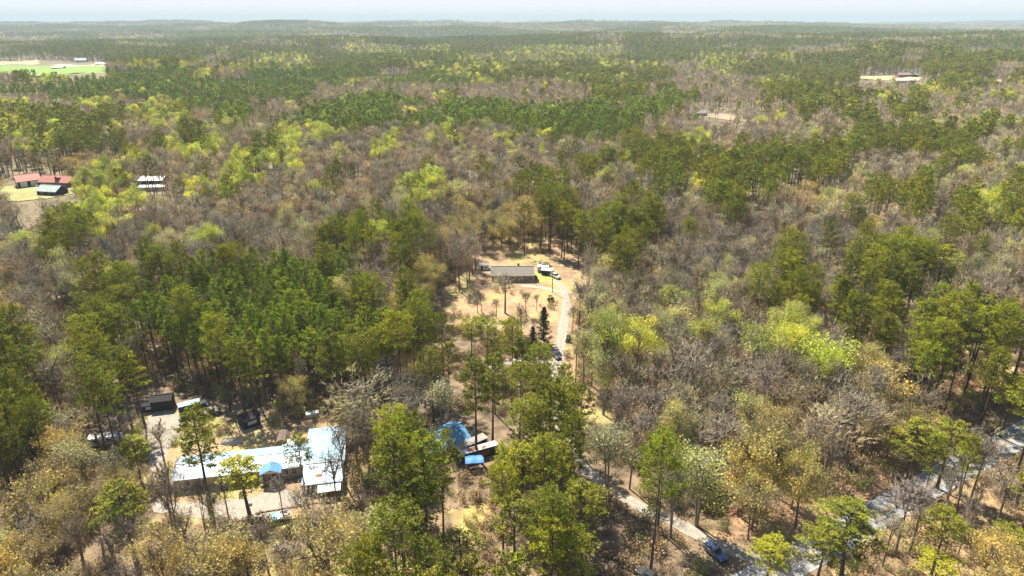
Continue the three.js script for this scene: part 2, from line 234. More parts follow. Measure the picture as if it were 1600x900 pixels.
const KIND = {
  P: { make: pineShape, variants: 4, o: [{ h: 25, R: 3.5, cb: .56 }, { h: 25, R: 3.9, cb: .64 }, { h: 24, R: 3.1, cb: .5 }, { h: 25, R: 4.4, cb: .58 }].map((v) => ({ r0: .34, nb: 40, nt: 30, ts: .44, ...v })), leaf: [.33, .34, .008], bark: [.10, .075, .06] },
  p: { make: pineShape, variants: 3, o: [{ h: 21, R: 3.7, cb: .4 }, { h: 21, R: 3.2, cb: .48 }, { h: 21, R: 3.9, cb: .44 }].map((v) => ({ r0: .22, nb: 48, nt: 18, ts: .46, taper: true, ...v })), leaf: [.31, .375, .009], bark: [.12, .085, .065] },
  B: { make: hardwoodShape, variants: 4, o: [{ h: 20, hc: 14.4, R: 4.4, Rv: 5.2, fork: .4 }, { h: 20, hc: 14.8, R: 3.5, Rv: 5, fork: .5 }, { h: 18, hc: 12.6, R: 5.2, Rv: 5, fork: .32, stems: 2 }, { h: 21, hc: 15.4, R: 4, Rv: 5.2, fork: .46 }].map((v) => ({ r0: .3, nl: 10, nbr: 8, ns: 430, lump: 1.9, twig: TW, ...v })), leaf: [1, 1, 1], bark: [.215, .18, .14] },
  G: { make: hardwoodShape, variants: 3, o: [{ h: 22, hc: 16, R: 4.5, Rv: 5.8, fork: .42 }, { h: 21, hc: 15.4, R: 4.1, Rv: 5.4, fork: .48, stems: 2 }, { h: 20, hc: 14.2, R: 5, Rv: 5.4, fork: .36 }].map((v) => ({ r0: .3, nl: 9, nbr: 6, ns: 620, lump: 1.6, twig: [.44, .39, .24], leaf: [.62, .65, .05], nLeaf: 8, sLeaf: .27, topLeaf: true, ...v })), leaf: [1, 1, 1], bark: [.22, .19, .15] },
  L: { make: hardwoodShape, variants: 3, o: [{ h: 19, hc: 13.4, R: 4.2, Rv: 5.4, fork: .36, stems: 2 }, { h: 20, hc: 14.4, R: 3.8, Rv: 5.4, fork: .42 }, { h: 18, hc: 11.5, R: 4.9, Rv: 5.8, fork: .25, stems: 3 }].map((v) => ({ r0: .27, nl: 9, nbr: 6, ns: 620, lump: 1.8, twig: [.50, .45, .29], leaf: [.56, .54, .16], nLeaf: 2.6, sLeaf: .28, ...v })), leaf: [1, 1, 1], bark: [.24, .21, .17] },
  O: { make: hardwoodShape, variants: 3, o: [{ h: 17, hc: 11, R: 5.2, Rv: 5.2, fork: .26 }, { h: 17, hc: 11.2, R: 4.6, Rv: 5.4, fork: .3, stems: 2 }, { h: 16, hc: 10.2, R: 5.8, Rv: 5, fork: .22 }].map((v) => ({ r0: .32, nl: 10, nbr: 7, ns: 640, lump: 1.6, twig: [.48, .39, .23], leaf: [.57, .45, .10], nLeaf: 3.2, sLeaf: .28, ...v })), leaf: [1, 1, 1], bark: [.2, .16, .12] },
  C: { make: pineShape, variants: 1, o: [{ h: 12, R: 3.1, cb: .06, r0: .2, nb: 64, nt: 14, ts: .5, cone: true }], leaf: [.03, .05, .018], bark: [.1, .07, .05] },
};
const QS = [1, .36, .12, .05];                                            // detail by distance
const barkOf = {}, leafOf = {}, shapeOf = {};
for (const [k, v] of Object.entries(KIND)) {
  const ever = v.make === pineShape;
  barkOf[k] = mat(...v.bark, 1, { vertexColors: true });
  leafOf[k] = [[1, 1, 1], [1.25, 1.2, .95], [.72, .76, .85], [.9, .89, 1.15], [1.02, 1.1, .85]].map((t) => new THREE.MeshPhysicalMaterial({ color: new THREE.Color().setRGB(...v.leaf.map((c, i) => c * t[i])), roughness: ever ? .75 : .9, vertexColors: true, side: THREE.DoubleSide, transmission: k === 'B' ? 0 : ever ? .12 : .35, thickness: 0 }));
  if (k === 'B') leafOf[k] = leafOf[k].map((m) => mat(m.color.r, m.color.g, m.color.b, .9, { vertexColors: true, side: THREE.DoubleSide }));
}
function shape(k, q, v) { return shapeOf[k + q + '_' + v] ??= KIND[k].make(k.charCodeAt(0) * 97 + v * 13 + 5, QS[q], KIND[k].o[v]); }
// ------------------------------------------------------------------ which trees stand where
// Stand inventory read off the photograph: kinds by bearing (64 columns) and dip (rows).  P pine, p young pine, B bare, G bright new leaf, L pale new leaf, O golden, T thin bare, M mixed, . open
const STANDS = [
  [40, 'MMMMPPMMMMMMMMMM MMMMMMMMMMMMMMMM MMMMMMMPPMMMMMMM MMMMMMMMMMMMMMMM'],
  [60, 'MMMPPPPMMMMPPMMM BBMMMMGMMPPPPPPP PPPPPMMPPPPPPPPP PPPPMMMMBBMPPPPM'],
  [72, 'MPPPPPPPPMMPPMGM MPPPPMGGGGMGGPPM GGGGGGGPPPPPMMMM PBBBBPGPMMPPBBPP'],
  [84, 'PPPPPPPPPPPPPBBM GGGGMPPPPGPPPGMG GGGGGGMPPPPMGGMM GGPPPPPPBBPPPPPP'],
  [97, '.......BGGPGBBMG GGGGMPPPPPGGPGGG MMGMMGGMGBBBGGGM PPPPPPPPPPPPPPBB'],
  [108, 'BPP....pppppGGBB ppppppppBBPPGGPG PPPPPPPBPPBBBGMP PPPPP.....PPPPBP'],
  [120, 'BPGGpppppppppppp ppppppGBppppppGP MMMGGPGPPMBBBBBM GGPPP......PP..G'],
  [132, 'pppppppppppppppp ppppBOBBBBBBBBBB BBBBBPPPBMBBBBBM PPPGBBBBBGGMGMBB'],
  [145, 'LLBppppGpppppppp ppppBBpppBBBGBBB BBBBBPPPBpppBBBB PPPMPPGGBPBGBBGG'],
  [157, 'BGLLBGGBBGGppppp BBBBpppppppBpppp BBBBppBppppBMBPP BMPPPMMGMPLLGBBB'],
  [170, 'PPPPPLPPGGGGBBpp BBBppppppBBppppp ppppppppppB...BB BBPBPPBPPPLBLLBB'],
  [185, 'GGPPPPPBLGGGBBGB BBpppppppppppppp ppppppppBBBB...B BBLBLMLLLLLBLGGB'],
  [200, 'GGGGPPLBBBBPPLBB LLGBGGBBBBBLGBBB ppppppppBOBBBBBB BBLBLPPPPPPPPPLB'],
  [220, 'BBPPPPPPOPGPPGLP PPGLBBBBGBBBBLBB BBBBBBBPPPPGBBPP PPPPPPPPPPPPPLPP'],
  [240, 'BBOOOOBOGBLGBLPG PGGLBLBBBBBBBLBL BBBPPPPPPPPPPPPP PPPPPBBBBBLPPOLL'],
  [260, 'B...BBGGBPBLPLGG GBLLPPBBBBBPBBPB BPBBPGLLPPPPPPPP PPPPLLLBBPPLLLLP'],
  [285, '....GGGPB..GLPPB BPBBBPBBBLGGGBBO BPPLBLPPBPPLPPPP POOLLPPPPPPBPLPP'],
  [310, 'B..BBGGBGBBBPBOO BB.BBBBLLLGBOOOB OOPPBBBBPBLLPPPB BBBLLBPPPPBBPGPP'],
  [330, 'B..BPPPGBBBBBLLB BBLLLGPPPLLBOOOO OPPPBPPPPBBBBPBB BBLBBBOBBPPBPPPP'],
  [350, 'PLLPPPGGBBLLLBBB BLLBPPPPGPPBOOBO OPPPPPPPPBPBBBLB BLBBBBOBBBLPPBPP'],
  [375, 'LBLPPLGBBBBBBBPP PBBBPPPPPPPPBBBB TTPPPPPPPPBBBBLB BPLLBPPPPPPBBPLP'],
  [400, 'BBBLLBLLLPPPPPPP ppppppLGPPOOTT.. ...BBLPPLBBBLLBL PPBLBPPPPPPPLLLB'],
  [425, 'OBBBLPPPPPPPpppp ppppPPPPBOOP.... ....BLLLBBBBLBLP PPPLPBPPPPP.BBBB'],
  [450, 'OBBBBPPPPPpppppp pppppppPBPP..... ....BLLLLGGLPPBP PPPPPPPPPPBBBBB.'],
  [475, 'OOBB..PPpppppppp pppppppPPP...... ....LLLLLGGPGGBP PPPPPPPPGBPPPPPB'],
  [500, 'PBBBBPPppppppppp pppppppppppPPPP. ....TLGGLLLLGGGB GGGGPPPPLPPPPPPP'],
  [530, 'PPBBBPPPPPpppppp ppppppppPPPPPPPP PPP.LGGGBBBLBBLG LGGGOOPLLPPP.PPP'],
  [560, 'PPPBBPPPTTTPPPPT TTTTPPPPBLOPPPPP PPPP.LGGBBBBLBBB BGGGOOOOBPPG.PP.'],
  [590, 'PPBBBPPPTTTTTTTT TTTTLBBBBGLPPPPP PPPPTTGGTBBBBBBB BBLLBBBBBB..PPPB'],
  [620, 'PPBBBPPP........ ....BBBBBLPP..PP PPPPT.T.LBBBBBBO OBBBBBBOOP..PPPB'],
  [650, 'PPPBBB.......... ....TBTPPPP....P PPPPP..LLLBBBBBO OOBBBBBOOPPPLL..'],
  [690, 'PPOLTTPT........ ......BPPPP....P PPPP.TLLPPLBTOOO OOOBBBTTPPP.....'],
  [730, 'OOOTTPPTT....... .....BPPPPP..PPP PPPPT.TTPPLLBOOO OOOB......T.TTTB'],
  [770, 'OOOOOTPPTTT..... .....BPPPP.PPPPP PPPP.TTPPPLT..OO OO........TTTTTB'],
  [810, 'BOOBTTTTBT.OOOO. ...OOTPPTP..PPPP PPPPPTTPPTT..... ............P.OO'],
  [850, 'OBOBTTTTTTOOOOO. ..OTTTPPTPPP.PPP PPPPPTTTTT...... ............P.OO'],
].map(([y, s]) => [y, s.replace(/ /g, '')]);
function standAt(px, py) { let i = 0; while (i < STANDS.length - 1 && py >= STANDS[i + 1][0]) i++; return STANDS[i][1][Math.min(63, Math.max(0, Math.floor(px / 25)))]; }
const CLEAR = [LOTS[0], LOTS[1], pts('250,700 300,690 470,660 535,660 545,790 440,815 260,800'), pts('668,668 700,640 745,640 800,690 770,740 700,740 670,715'), pts('735,408 760,395 900,405 905,450 860,460 765,452'), pts('195,610 262,606 325,620 420,640 425,675 300,665 200,650'), pts('138,668 190,668 190,705 138,705')];
const FAR_CLEAR = [pts('-20,290 30,276 114,278 117,303 40,312 -20,312'), pts('212,280 262,280 262,300 212,300'), pts('1078,173 1100,173 1190,184 1198,196 1150,193 1078,185'), pts('-40,98 60,93 175,98 160,110 120,118 80,122 40,116 -40,112'), pts('1335,119.5 1400,119 1440,121.5 1434,128 1390,128 1335,123'), pts('1530,126 1562,126 1562,129 1530,129')];
const open = (x, z, m) => { if (z > NZ0 && Math.abs(x) < 250) { if (polyDist(ROAD, x, z, false) < 5.2 + m) return true; if (polyDist(DRIVE, x, z, false) < 2.4 + m || polyDist(LOOP, x, z, false) < 2.4 + m) return true; return CLEAR.some((p) => inPoly(p, x, z)); } return FAR_CLEAR.some((p) => inPoly(p, x, z)); };
const SIZE = { P: [20, 27], p: [17, 23], B: [16, 22], G: [18, 24], L: [15, 21], O: [13.5, 18], T: [13, 20], C: [8, 12] };
const TREES = [];                                                         // {k, x, y, z, h, w, tint, hero label}
const R0 = rng(20240407);
function plant(k, x, z, h, w, extra = {}) { const y = ground(x, z), thin = k === 'T'; if (thin) k = 'B'; const v = Math.floor(R0() * KIND[k].variants), o = KIND[k].o[v]; TREES.push({ k, v, x, y: y - .15, z, h, sy: h / o.h, sw: (w ? w / o.R : h / o.h * (thin ? .6 : k === 'P' || k === 'p' ? .8 + R0() * .34 : .8 + R0() * .36)), turn: R0() * 6.28, tint: Math.floor(R0() * 5), ...extra }); }
// trees that stand out: kind, top pixel x, y, height, crown radius, where
const HEROES = [
  'P 297 644 25.5 5.2|thin open pine with a high crown rising in front of the white-roofed long house',
  'P 376 724 13 5.4|short wide pine standing before the porch of the long house',
  'P 206 690 11 4.2|small dense round pine left of the gravel lot',
  'P 186 757 19 5.2|round-topped dark green pine at lower left above bare trees',
  'P 466 688 16.5 4|slender broken pine in front of the blue roof and carport',
  'P 611 647 21 5.2|dome-topped pine left of the blue-roofed building',
  'P 618 690 28 4.6|tall twin-looking pine with long dark trunk at bottom centre, left one',
  'P 655 690 28 4.8|tall pine with long dark trunk at bottom centre, second from left',
  'P 686 688 25 4|leafy tall pine at bottom centre just left of the blue canopy',
  'P 741 570 25 4.6|tall pine right behind the blue-roofed building',
  'P 768 560 24 4.2|tall slim pine behind the grey sheet roof',
  'P 735 502 17 4.6|round pine in front of the straw yard, left of two',
  'P 762 504 17 4.2|round pine in front of the straw yard, right of two',
  'P 700 540 20 4|pine at the edge of the stand below the straw yard',
  'P 845 545 23 5.2|broad bright pine on the left of the drive below the spruce',
  'P 812 578 21 4.6|pine left of the broad bright pine by the drive',
  'P 884 577 22 3.8|round dark-topped pine beside the drive',
  'P 912 606 19 3.8|dark pine on the drive edge, right of the pine group',
  'P 855 620 20 5|middle pine of the group left of the drive',
  'P 820 632 20 4.6|lower left pine of the group left of the drive',
  'P 893 648 18 4|lower right pine of the group left of the drive',
  'P 856 697 20 6|wide yellow-green pine below the pine group, left of the drive',
  'P 815 705 19 4.6|pine left of the wide yellow-green pine at bottom',
  'P 850 778 19 5.6|wide pine at bottom, below the yellow-green pine',
  'P 805 785 18 5|bright pine at bottom left of the wide pine',
  'P 915 768 20 5|olive pine at bottom beside the gravel drive',
  'P 796 700 17 4.2|pine right of the blue canopy',
  'P 1035 697 28 5.4|tall pine with dense round crown between the drive and the grey multi-stemmed tree',
  'P 717 842 9 5|low round pine at the bottom edge beside the sandy patch',
  'P 1210 852 12 4.4|pine at the bottom edge right of the dark blue car',
  'P 1340 795 17 6.4|wide open pine on the near side of the paved road',
  'P 1290 830 14 5|lower pine on the near side of the paved road',
  'P 1481 808 14 4.4|dark compact pine among bare trunks at lower right',
  'P 1470 876 8 4.4|low bright pine at the bottom edge of lower right',
  'P 1430 664 16 6|wide flat olive pine on the far side of the paved road, left half',
  'P 1490 668 16 6|wide flat olive pine on the far side of the paved road, right half',
  'P 1540 488 25 5.4|big spreading pine on the dirt clearing at right',
  'P 1575 500 24 5|big pine at right edge of the dirt clearing',
  'P 1455 502 24 5.6|big dark pine left of the dirt clearing',
  'P 1590 590 17 5|pine at the right edge above the paved road',
  'P 1468 690 18 3|thin bent pine growing beside the paved road',
  'P 1527 690 20 3|thin tall pine by the far end of the paved road',
  'C 851 482 12.6 3.1|dark conical spruce beside the gravel drive in the straw yard',
  'C 832 512 7 2.6|small dark evergreen left of the conical spruce',
  'P 8 546 20 4.5|pine with bare dark trunk at the left edge',
  'P 50 556 18 4.5|pine near the left edge beside the bare forked tree',
  'p 30 612 15 4|bright pine in the cluster at the left edge, middle',
  'p 58 622 15 3.6|bright pine in the cluster at the left edge, right',
  'p 10 632 14 4|bright pine in the cluster at the left edge, lower left',
  'P 155 532 22 4.4|bright pine left of the dark sheds, left of three',
  'P 178 548 22 4.6|bright pine left of the dark sheds, middle of three',
  'P 202 555 21 4|bright pine left of the dark sheds, right of three',
  'P 340 525 22 4.2|bright pine above the dark sheds, right of the box truck',
  'P 365 535 22 3.8|pine standing behind the dark cabin',
  'P 385 540 22 4|pine behind and right of the dark cabin',
  'B 97 505 20 6|bare forked tree between the pines at left',
  'B 40 480 19 5.5|dark bare spreading tree near the left edge',
  'B 100 640 11 4.2|bushy pinkish bare tree behind the white camper, left',
  'B 138 634 12 5|bushy pinkish bare tree behind the white camper, middle',
  'B 178 640 12 4.6|bushy pinkish bare tree behind the white camper, right',
  'B 242 655 14 3|small bare tree at the edge of the gravel lot',
  'B 243 712 21 4|tall bare tree with long limbs in front of the gravel lot',
  'B 255 735 20 3.4|second tall bare tree in front of the gravel lot',
  'B 190 800 17 4|bare tree under the round-topped dark pine at lower left',
  'B 165 815 15 3.6|thin bare tree at lower left beside the golden trees',
  'B 325 760 13 2.6|thin bare stems before the left end of the long house',
  'O 70 712 17 5|golden tree at lower left, upper one of the group',
  'O 45 745 17 5|golden tree at lower left, left of the group',
  'O 97 762 16 5|golden tree at lower left, middle of the group',
  'O 130 752 16 4.4|golden tree at lower left, right of the group',
  'O 15 765 16 5|golden tree at the left edge',
  'B 35 800 14 5|greyish bare tree under the golden trees at lower left',
  'L 108 685 17 4.6|pale budding tree above the golden group at lower left',
  'L 165 700 14 3|slim pale tree left of the small dense pine',
  'O 182 730 11 3.2|small golden tree beside the small dense pine',
  'B 300 735 15 2.6|slim bare tree standing before the left end of the white roof',
  'B 345 742 13 2.4|slim bare tree in front of the middle of the white roof',
  'B 432 738 12 2.2|slim bare tree in front of the porch deck',
  'B 278 790 15 3|bare tree left of the gravel in front of the long house',
  'B 350 800 13 3|bare tree on the near edge of the front gravel',
  'B 405 808 13 3|bare tree on the near edge of the front gravel, by the junk trailer',
  'B 528 655 17 4|bare tree overhanging the right edge of the blue wing',
  'B 440 835 14 4|forked bare tree at the bottom near the yellow lawn',
  'O 325 822 14 6.8|large olive-gold tree at the bottom edge below the long house',
  'O 375 838 13 5|olive-gold tree at the bottom edge, right of the large one',
  'B 555 580 22 7.4|big pale bare tree with round crown behind the bare yard',
  'B 605 560 19 4.6|dense silvery bare tree right of the big pale one',
  'B 645 572 18 5|dark bare tree above the blue-roofed building',
  'L 688 592 17 4.4|pale budding tree rising left of the blue roof',
  'O 660 560 15 4.5|olive tree at the edge of the pine stand above the blue roof',
  'O 455 590 12 4|tan tree in the shade at the foot of the pine stand',
  'B 515 690 19 3.6|bare tree with vine-clad trunk right of the carport',
  'B 470 755 15 4|bare twisted tree below the carport, left',
  'B 500 780 16 5|bare twisted tree below the carport, right',
  'L 605 778 17 6|sparse yellow-green tree at bottom, left of the tall pines',
  'L 560 800 13 5|sparse yellow-green tree at the bottom edge near the lawn',
  'B 745 447 10.5 2.4|thin bare tree in the straw yard, left of a pair',
  'B 752 450 9.5 2|thin bare tree in the straw yard, right of a pair',
  'B 789 424 16 5.5|big bare tree in the middle of the straw yard before the house',
  'B 775 465 8 2.2|small bare tree in the middle of the straw yard',
  'B 822 452 10 2.6|bare tree in the straw yard near the walkway',
  'B 838 455 8 1.8|thin bare tree in the straw yard right of its neighbour',
  'B 815 470 15 3|dark leaning bare tree below the straw yard',
  'B 742 360 17 5|bare tree behind the small white shed',
  'B 908 432 19 4|big bare tree on the right of the drive',
  'B 920 436 17 3.6|bare tree next to the big one right of the drive',
  'B 895 470 12 2.4|thin bare tree on the right verge of the drive',
  'L 935 457 18 5.6|pale yellow-green round tree right of the drive',
  'L 985 424 18 4.8|pale pointed budding tree above the round one',
  'G 953 485 28 5.4|tall bright green tree with long bare trunk right of the drive, left of two',
  'G 1003 494 27 5.6|tall bright green tree with long bare trunks right of the drive, right of two',
  'L 1060 476 19 5|pale round tree behind the two tall bright ones',
  'G 1060 442 18 5.4|yellow-green tree above the pale round one',
  'G 1126 468 20 5.2|vivid yellow-green tree in front of dark pines',
  'G 1186 502 20 6.4|wide bright green tree in the middle right',
  'G 1296 516 23 8|largest vivid yellow-green tree at right',
  'O 1352 548 18 6|golden tree behind the right flank of the vivid yellow-green tree',
  'O 1385 565 19 7.4|big golden-tan tree right of the vivid yellow-green tree',
  'L 1395 490 19 4.6|pale tree with fresh green top among the pines at right',
  'B 1410 478 17 4.4|silvery bare tree among the pines at right',
  'B 1075 538 23 8|huge bare tree right of the two tall bright trees',
  'B 1130 642 19 7|grey bare tree below the huge bare one',
  'B 1160 560 18 6|bare tree right of the huge bare one',
  'B 1345 600 22 7|pale-limbed bare tree left of the shaded dirt track',
  'B 1310 630 20 6|dark leaning bare tree above the paved road',
  'O 1400 640 14 5|golden tree at the left side of the shaded dirt track',
  'O 1440 632 14 4|golden tree just before the shaded dirt track',
  'L 957 650 21 6|pale grey-green tree between the drive and the dark woods',
  'L 1105 688 21 6.4|grey-green tree with fanned stems left of the big golden oak',
  'O 1185 655 21 6|big golden oak above the roadside bank, left top',
  'O 1225 648 20 6.4|big golden oak above the roadside bank, right top',
  'O 1255 690 17 5.6|golden oak above the roadside bank, lower right',
  'O 1165 705 16 4.6|golden tree above the roadside bank, lower left',
  'B 1452 748 18 3|thin bare tree by the near edge of the paved road, left of three',
  'B 1503 712 19 3|thin bare tree by the near edge of the paved road, middle of three',
  'B 1548 672 19 3.4|thin bare tree by the near edge of the paved road, right of three',
  'B 1430 742 19 4|bare tree on the near side of the paved road',
  'B 1400 800 13 3|bare tree in the scrub on the near side of the paved road',
  'B 1585 735 15 4.6|white-twigged bare tree at the right edge',
  'O 1560 845 10 5.4|golden tree in the lower right corner',
  'O 1595 850 11 4.6|second golden tree in the lower right corner',
  'P 1580 826 8 4|low pine in the lower right corner',
  'O 75 232 19 11|large round brown-gold oak behind the red roofs',
  'O 165 235 17 8|brown-gold oak right of the large one behind the red roofs',
  'G 175 252 17 8|bright yellow-green tree right of the red roofs',
  'G 150 268 16 9|spreading yellow-green tree beside the teal roof',
  'G 165 300 14 8|low yellow-green tree below the teal roof',
  'G 187 336 17 5|yellow-green tree with tall trunk beside dark pines at left',
  'G 402 268 17 5|vivid lime tree standing alone in bare woods at left',
  'P 95 335 17 6|dark pine pair below the yellow-green trees at left',
  'G 883 298 17 6|bright yellow-green tree behind tall pines beyond the house',
  'P 862 308 26 5|tall dark pine beyond the house, left of two',
  'P 884 322 24 4.6|tall dark pine beyond the house, right of two',
  'O 770 325 17 7|golden tree behind the house, left',
  'O 810 330 17 6|golden tree behind the house, middle',
  'O 832 325 18 5|golden tree behind the house, right',
  'G 670 298 17 5|bright pointed yellow-green tree above the pine stand',
  'G 725 288 18 6|pale yellow-green tree above the golden trees',
  'L 1303 306 19 8|large pale green dome tree at right in front of pines',
  'P 1508 345 18 8|lone spreading pine on the right among bare trees',
  'P 1345 380 24 6|left pine of the row on the bare bank at right',
  'P 1380 384 25 6|second pine of the row on the bare bank at right',
  'P 1412 376 26 6.4|third pine of the row on the bare bank at right',
  'P 1443 378 26 6.4|fourth pine of the row on the bare bank at right',
  'P 1475 388 24 6.8|rightmost pine of the row on the bare bank at right',
];
const seen = new Set();
for (const s of HEROES) {
  const [a, label] = s.split('|'), [k, px, py, h, w] = a.split(' '), p = G(+px, +py, +h - .5);
  plant(k, p.x, p.z, +h, +w * (k === 'P' ? .78 : 1), { label, hero: true });
}
const heroAt = TREES.map((t) => [t.x, t.z, Math.max(2.6, Math.min(6, (KIND[t.k].o[t.v].R * t.sw) * .85))]);
const nearHero = (x, z) => heroAt.some(([a, b, r]) => (a - x) ** 2 + (b - z) ** 2 < r * r);
// what the photograph shows unobstructed: no tree grows where its crown would stand before these
const VIEWS = [[690, 656, 775, 724], [275, 708, 520, 768], [1100, 850, 1138, 884], [1225, 800, 1420, 890], [1440, 735, 1490, 780], [1556, 690, 1600, 730], [764, 408, 905, 444], [715, 446, 895, 498], [868, 440, 893, 560], [1492, 565, 1532, 640], [216, 622, 300, 662], [372, 645, 408, 668], [716, 802, 756, 838], [925, 742, 1008, 798], [1062, 818, 1138, 862], [520, 690, 575, 718], [0, 99, 160, 111], [836, 488, 868, 540], [26, 275, 112, 302], [222, 279, 246, 289], [430, 680, 456, 706], [145, 678, 182, 694]];
function blocks(x, y, z, h, r) { const q = toPix(x, y + h * .74, z); if (!q) return false; const rx = r * F / q[2], ry = h * .24 * F / q[2] * CP; for (const v of VIEWS) if (q[0] + rx * .8 > v[0] && q[0] - rx * .8 < v[2] && q[1] + ry * .85 > v[1] && q[1] - ry * .85 < v[3] && toPix(x, y, z)[1] > v[3] - 2) return true; return false; }
function scatter(d0, d1, step) {
  const n = Math.ceil(d1 / step);
  for (let j = -8; j <= n; j++) for (let i = -n; i <= n; i++) {
    const x = (i + (R0() - .5) * .95) * step, z = -(j + (R0() - .5) * .95) * step, d = Math.hypot(x, z); const a = R0(), b = R0(), c = R0();
    if (d < d0 || d >= d1 || z > 45) continue;
    const y = ground(x, z), q = toPix(x, y + 14, z);
    const mx = d < 330 ? 420 : 110; if (d > 75 && (!q || q[0] < -mx || q[0] > 1600 + mx || q[1] > 1250)) continue;
    if (d <= 75 && Math.abs(x) > 120) continue;
    let k = 'M';
    if (q && q[0] > -12 && q[0] < 1612) {
      const jit = Math.min(9, 3000 / d), wx = (noise(x * 9 / d + 3, z * 30 / d) - .5) * 44 + (a - .5) * 18, wy = (noise(x * 14 / d + 30, z * 40 / d) - .5) * jit * 2.2 + (b - .5) * jit * 2;
      k = standAt(q[0] + wx, q[1] + wy); const hi = toPix(x, y + (k === 'p' ? 17 : 20), z), k2 = hi ? standAt(hi[0] + wx, hi[1] + wy) : k, pine = (v) => v === 'P' || v === 'p';
      if (pine(k) && !pine(k2)) k = k2 === '.' ? (d < 330 ? '.' : 'B') : k2;                       // the edge of a stand is judged by where its tops stand
      else if (!pine(k) && pine(k2) && k !== '.' && R0() < .0) k = k2;
    }
    else k = 'M';
    if (d > 5200 && k !== '.') k = 'M';
    if (k === 'M') { const f = fbm(x / (d > 2600 ? 800 : 150) + 31, z / (d > 2600 ? 380 : 120), 3), g = noise(x / 60 + 7, z / 60); k = f > .55 ? 'P' : f > .50 ? (g > .5 ? 'P' : 'L') : f > .43 ? (g > .62 ? 'G' : g > .35 ? 'L' : 'B') : g > .75 ? 'O' : g > .15 ? 'B' : 'G'; }
    if (k === '.') continue;
    const mixp = d > 1300 ? .2 : d > 420 ? .14 : .08; if (k !== 'T' && c < mixp) k = 'PBLBGBBGBO'[Math.floor(c / mixp * 10)];
    if (k === 'B' && c > .94) k = 'L'; if (k === 'L' && R0() < .42) k = 'B'; if (k === 'G' && d < 330 && R0() < .6) k = 'B'; if (k === 'G' && d > 600 && R0() < .5) k = 'BPLB'[Math.floor(R0() * 4)];
    const keep = { P: .92, p: 1, B: .86, G: .62, L: .72, O: .82, T: .38 }[k];
    if (R0() > keep || open(x, z, 0) || (d < 700 && nearHero(x, z))) continue;
    const s = SIZE[k], h = lerp(s[0], s[1], R0()); if (d < 2600 && blocks(x, y, z, h, k === 'T' ? 2.4 : 4)) continue;
    if (k === 'p' && d < 420 && R0() < .55 && !open(x + 2.6, z - 2.2, 0)) plant('p', x + 2.6, z - 2.2, h * .94, null, {});
    plant(k, x, z, h, null, { far: step > 10 ? step / (d > 4000 ? 8.5 : 8) : 1 });
  }
}
scatter(20, 330, 5.9); scatter(330, 800, 6.6); scatter(800, 1700, 8.2); scatter(1700, 3600, 10); scatter(3600, 8000, 16); scatter(8000, 17000, 38);

// ------------------------------------------------------------------ name the trees one by one, nearest first; the rest stand as woods
const LOOK = { P: 'pine', p: 'young pine', B: 'bare hardwood', G: 'yellow-green tree', L: 'pale budding tree', O: 'golden budding tree', C: 'dark evergreen' };
const NAME = { P: 'pine_tree', p: 'young_pine_tree', B: 'bare_tree', G: 'green_tree', L: 'budding_tree', O: 'golden_tree', C: 'spruce_tree' };
const CAT = { P: 'pine tree', p: 'young pine tree', B: 'bare tree', G: 'green tree', L: 'budding tree', O: 'golden tree', C: 'spruce' };
const TINT = [['', 'yellowish ', 'dark ', 'bluish ', 'fresh green '], ['', 'light ', 'dark ', 'greyish ', 'greenish ']];
const ZONES = [
  [0, 600, 215, 720, 'left of the dark sheds'], [215, 560, 560, 690, 'behind the dark sheds'], [0, 460, 130, 600, 'in the left edge woods'],
  [120, 370, 700, 640, 'inside the dense pine stand'], [700, 340, 940, 440, 'behind the grey-roofed house'], [690, 440, 930, 600, 'around the straw yard and its drive'],
  [560, 560, 700, 720, 'above the blue-roofed building'], [690, 580, 950, 760, 'left of the drive near the blue canopy'], [540, 690, 790, 960, 'among the tall pines at bottom centre'],
  [780, 740, 1010, 1100, 'at bottom below the gravel drive'], [0, 690, 300, 1100, 'in the lower left woods'], [250, 760, 560, 1100, 'below the long house'],
  [930, 430, 1260, 620, 'in the woods right of the drive'], [950, 600, 1300, 800, 'between the drive and the paved road'], [1000, 760, 1200, 1000, 'beside the lower gravel drive'],
  [1260, 400, 1520, 560, 'on the bare bank at right'], [1260, 540, 1480, 700, 'above the paved road'], [1480, 430, 1640, 700, 'around the dirt clearing at right'], [1180, 680, 1700, 1200, 'on the near side of the paved road'],
  [0, 250, 130, 400, 'around the red roofs'], [130, 240, 560, 480, 'in mixed woods right of the red roofs'], [560, 240, 960, 360, 'in bare woods far beyond the grey-roofed house'], [940, 200, 1640, 440, 'in the woods at middle right'],
];
for (const t of TREES) { const q = toPix(t.x, t.y, t.z), c = toPix(t.x, t.y + t.h * .8, t.z); t.d = Math.hypot(t.x, t.z); t.vis = q && c && c[0] > -30 && c[0] < 1630 && c[1] < 905; t.px = q; }
TREES.sort((a, b) => (a.hero ? 0 : 1) - (b.hero ? 0 : 1) || a.d - b.d);
const left = {}, woods = {}, protoOf = {};
function proto(k, q, v, tint) {
  return protoOf[[k, q, v, tint]] ??= (() => { const s = shape(k, q, v), o = new THREE.Group(); part('trunk', s.trunk, barkOf[k], o); part('crown', s.crown, leafOf[k][tint], o); return o; })();
}
const AUTO = {}, m4 = new THREE.Matrix4(), qt = new THREE.Quaternion(), up = new THREE.Vector3(0, 1, 0);
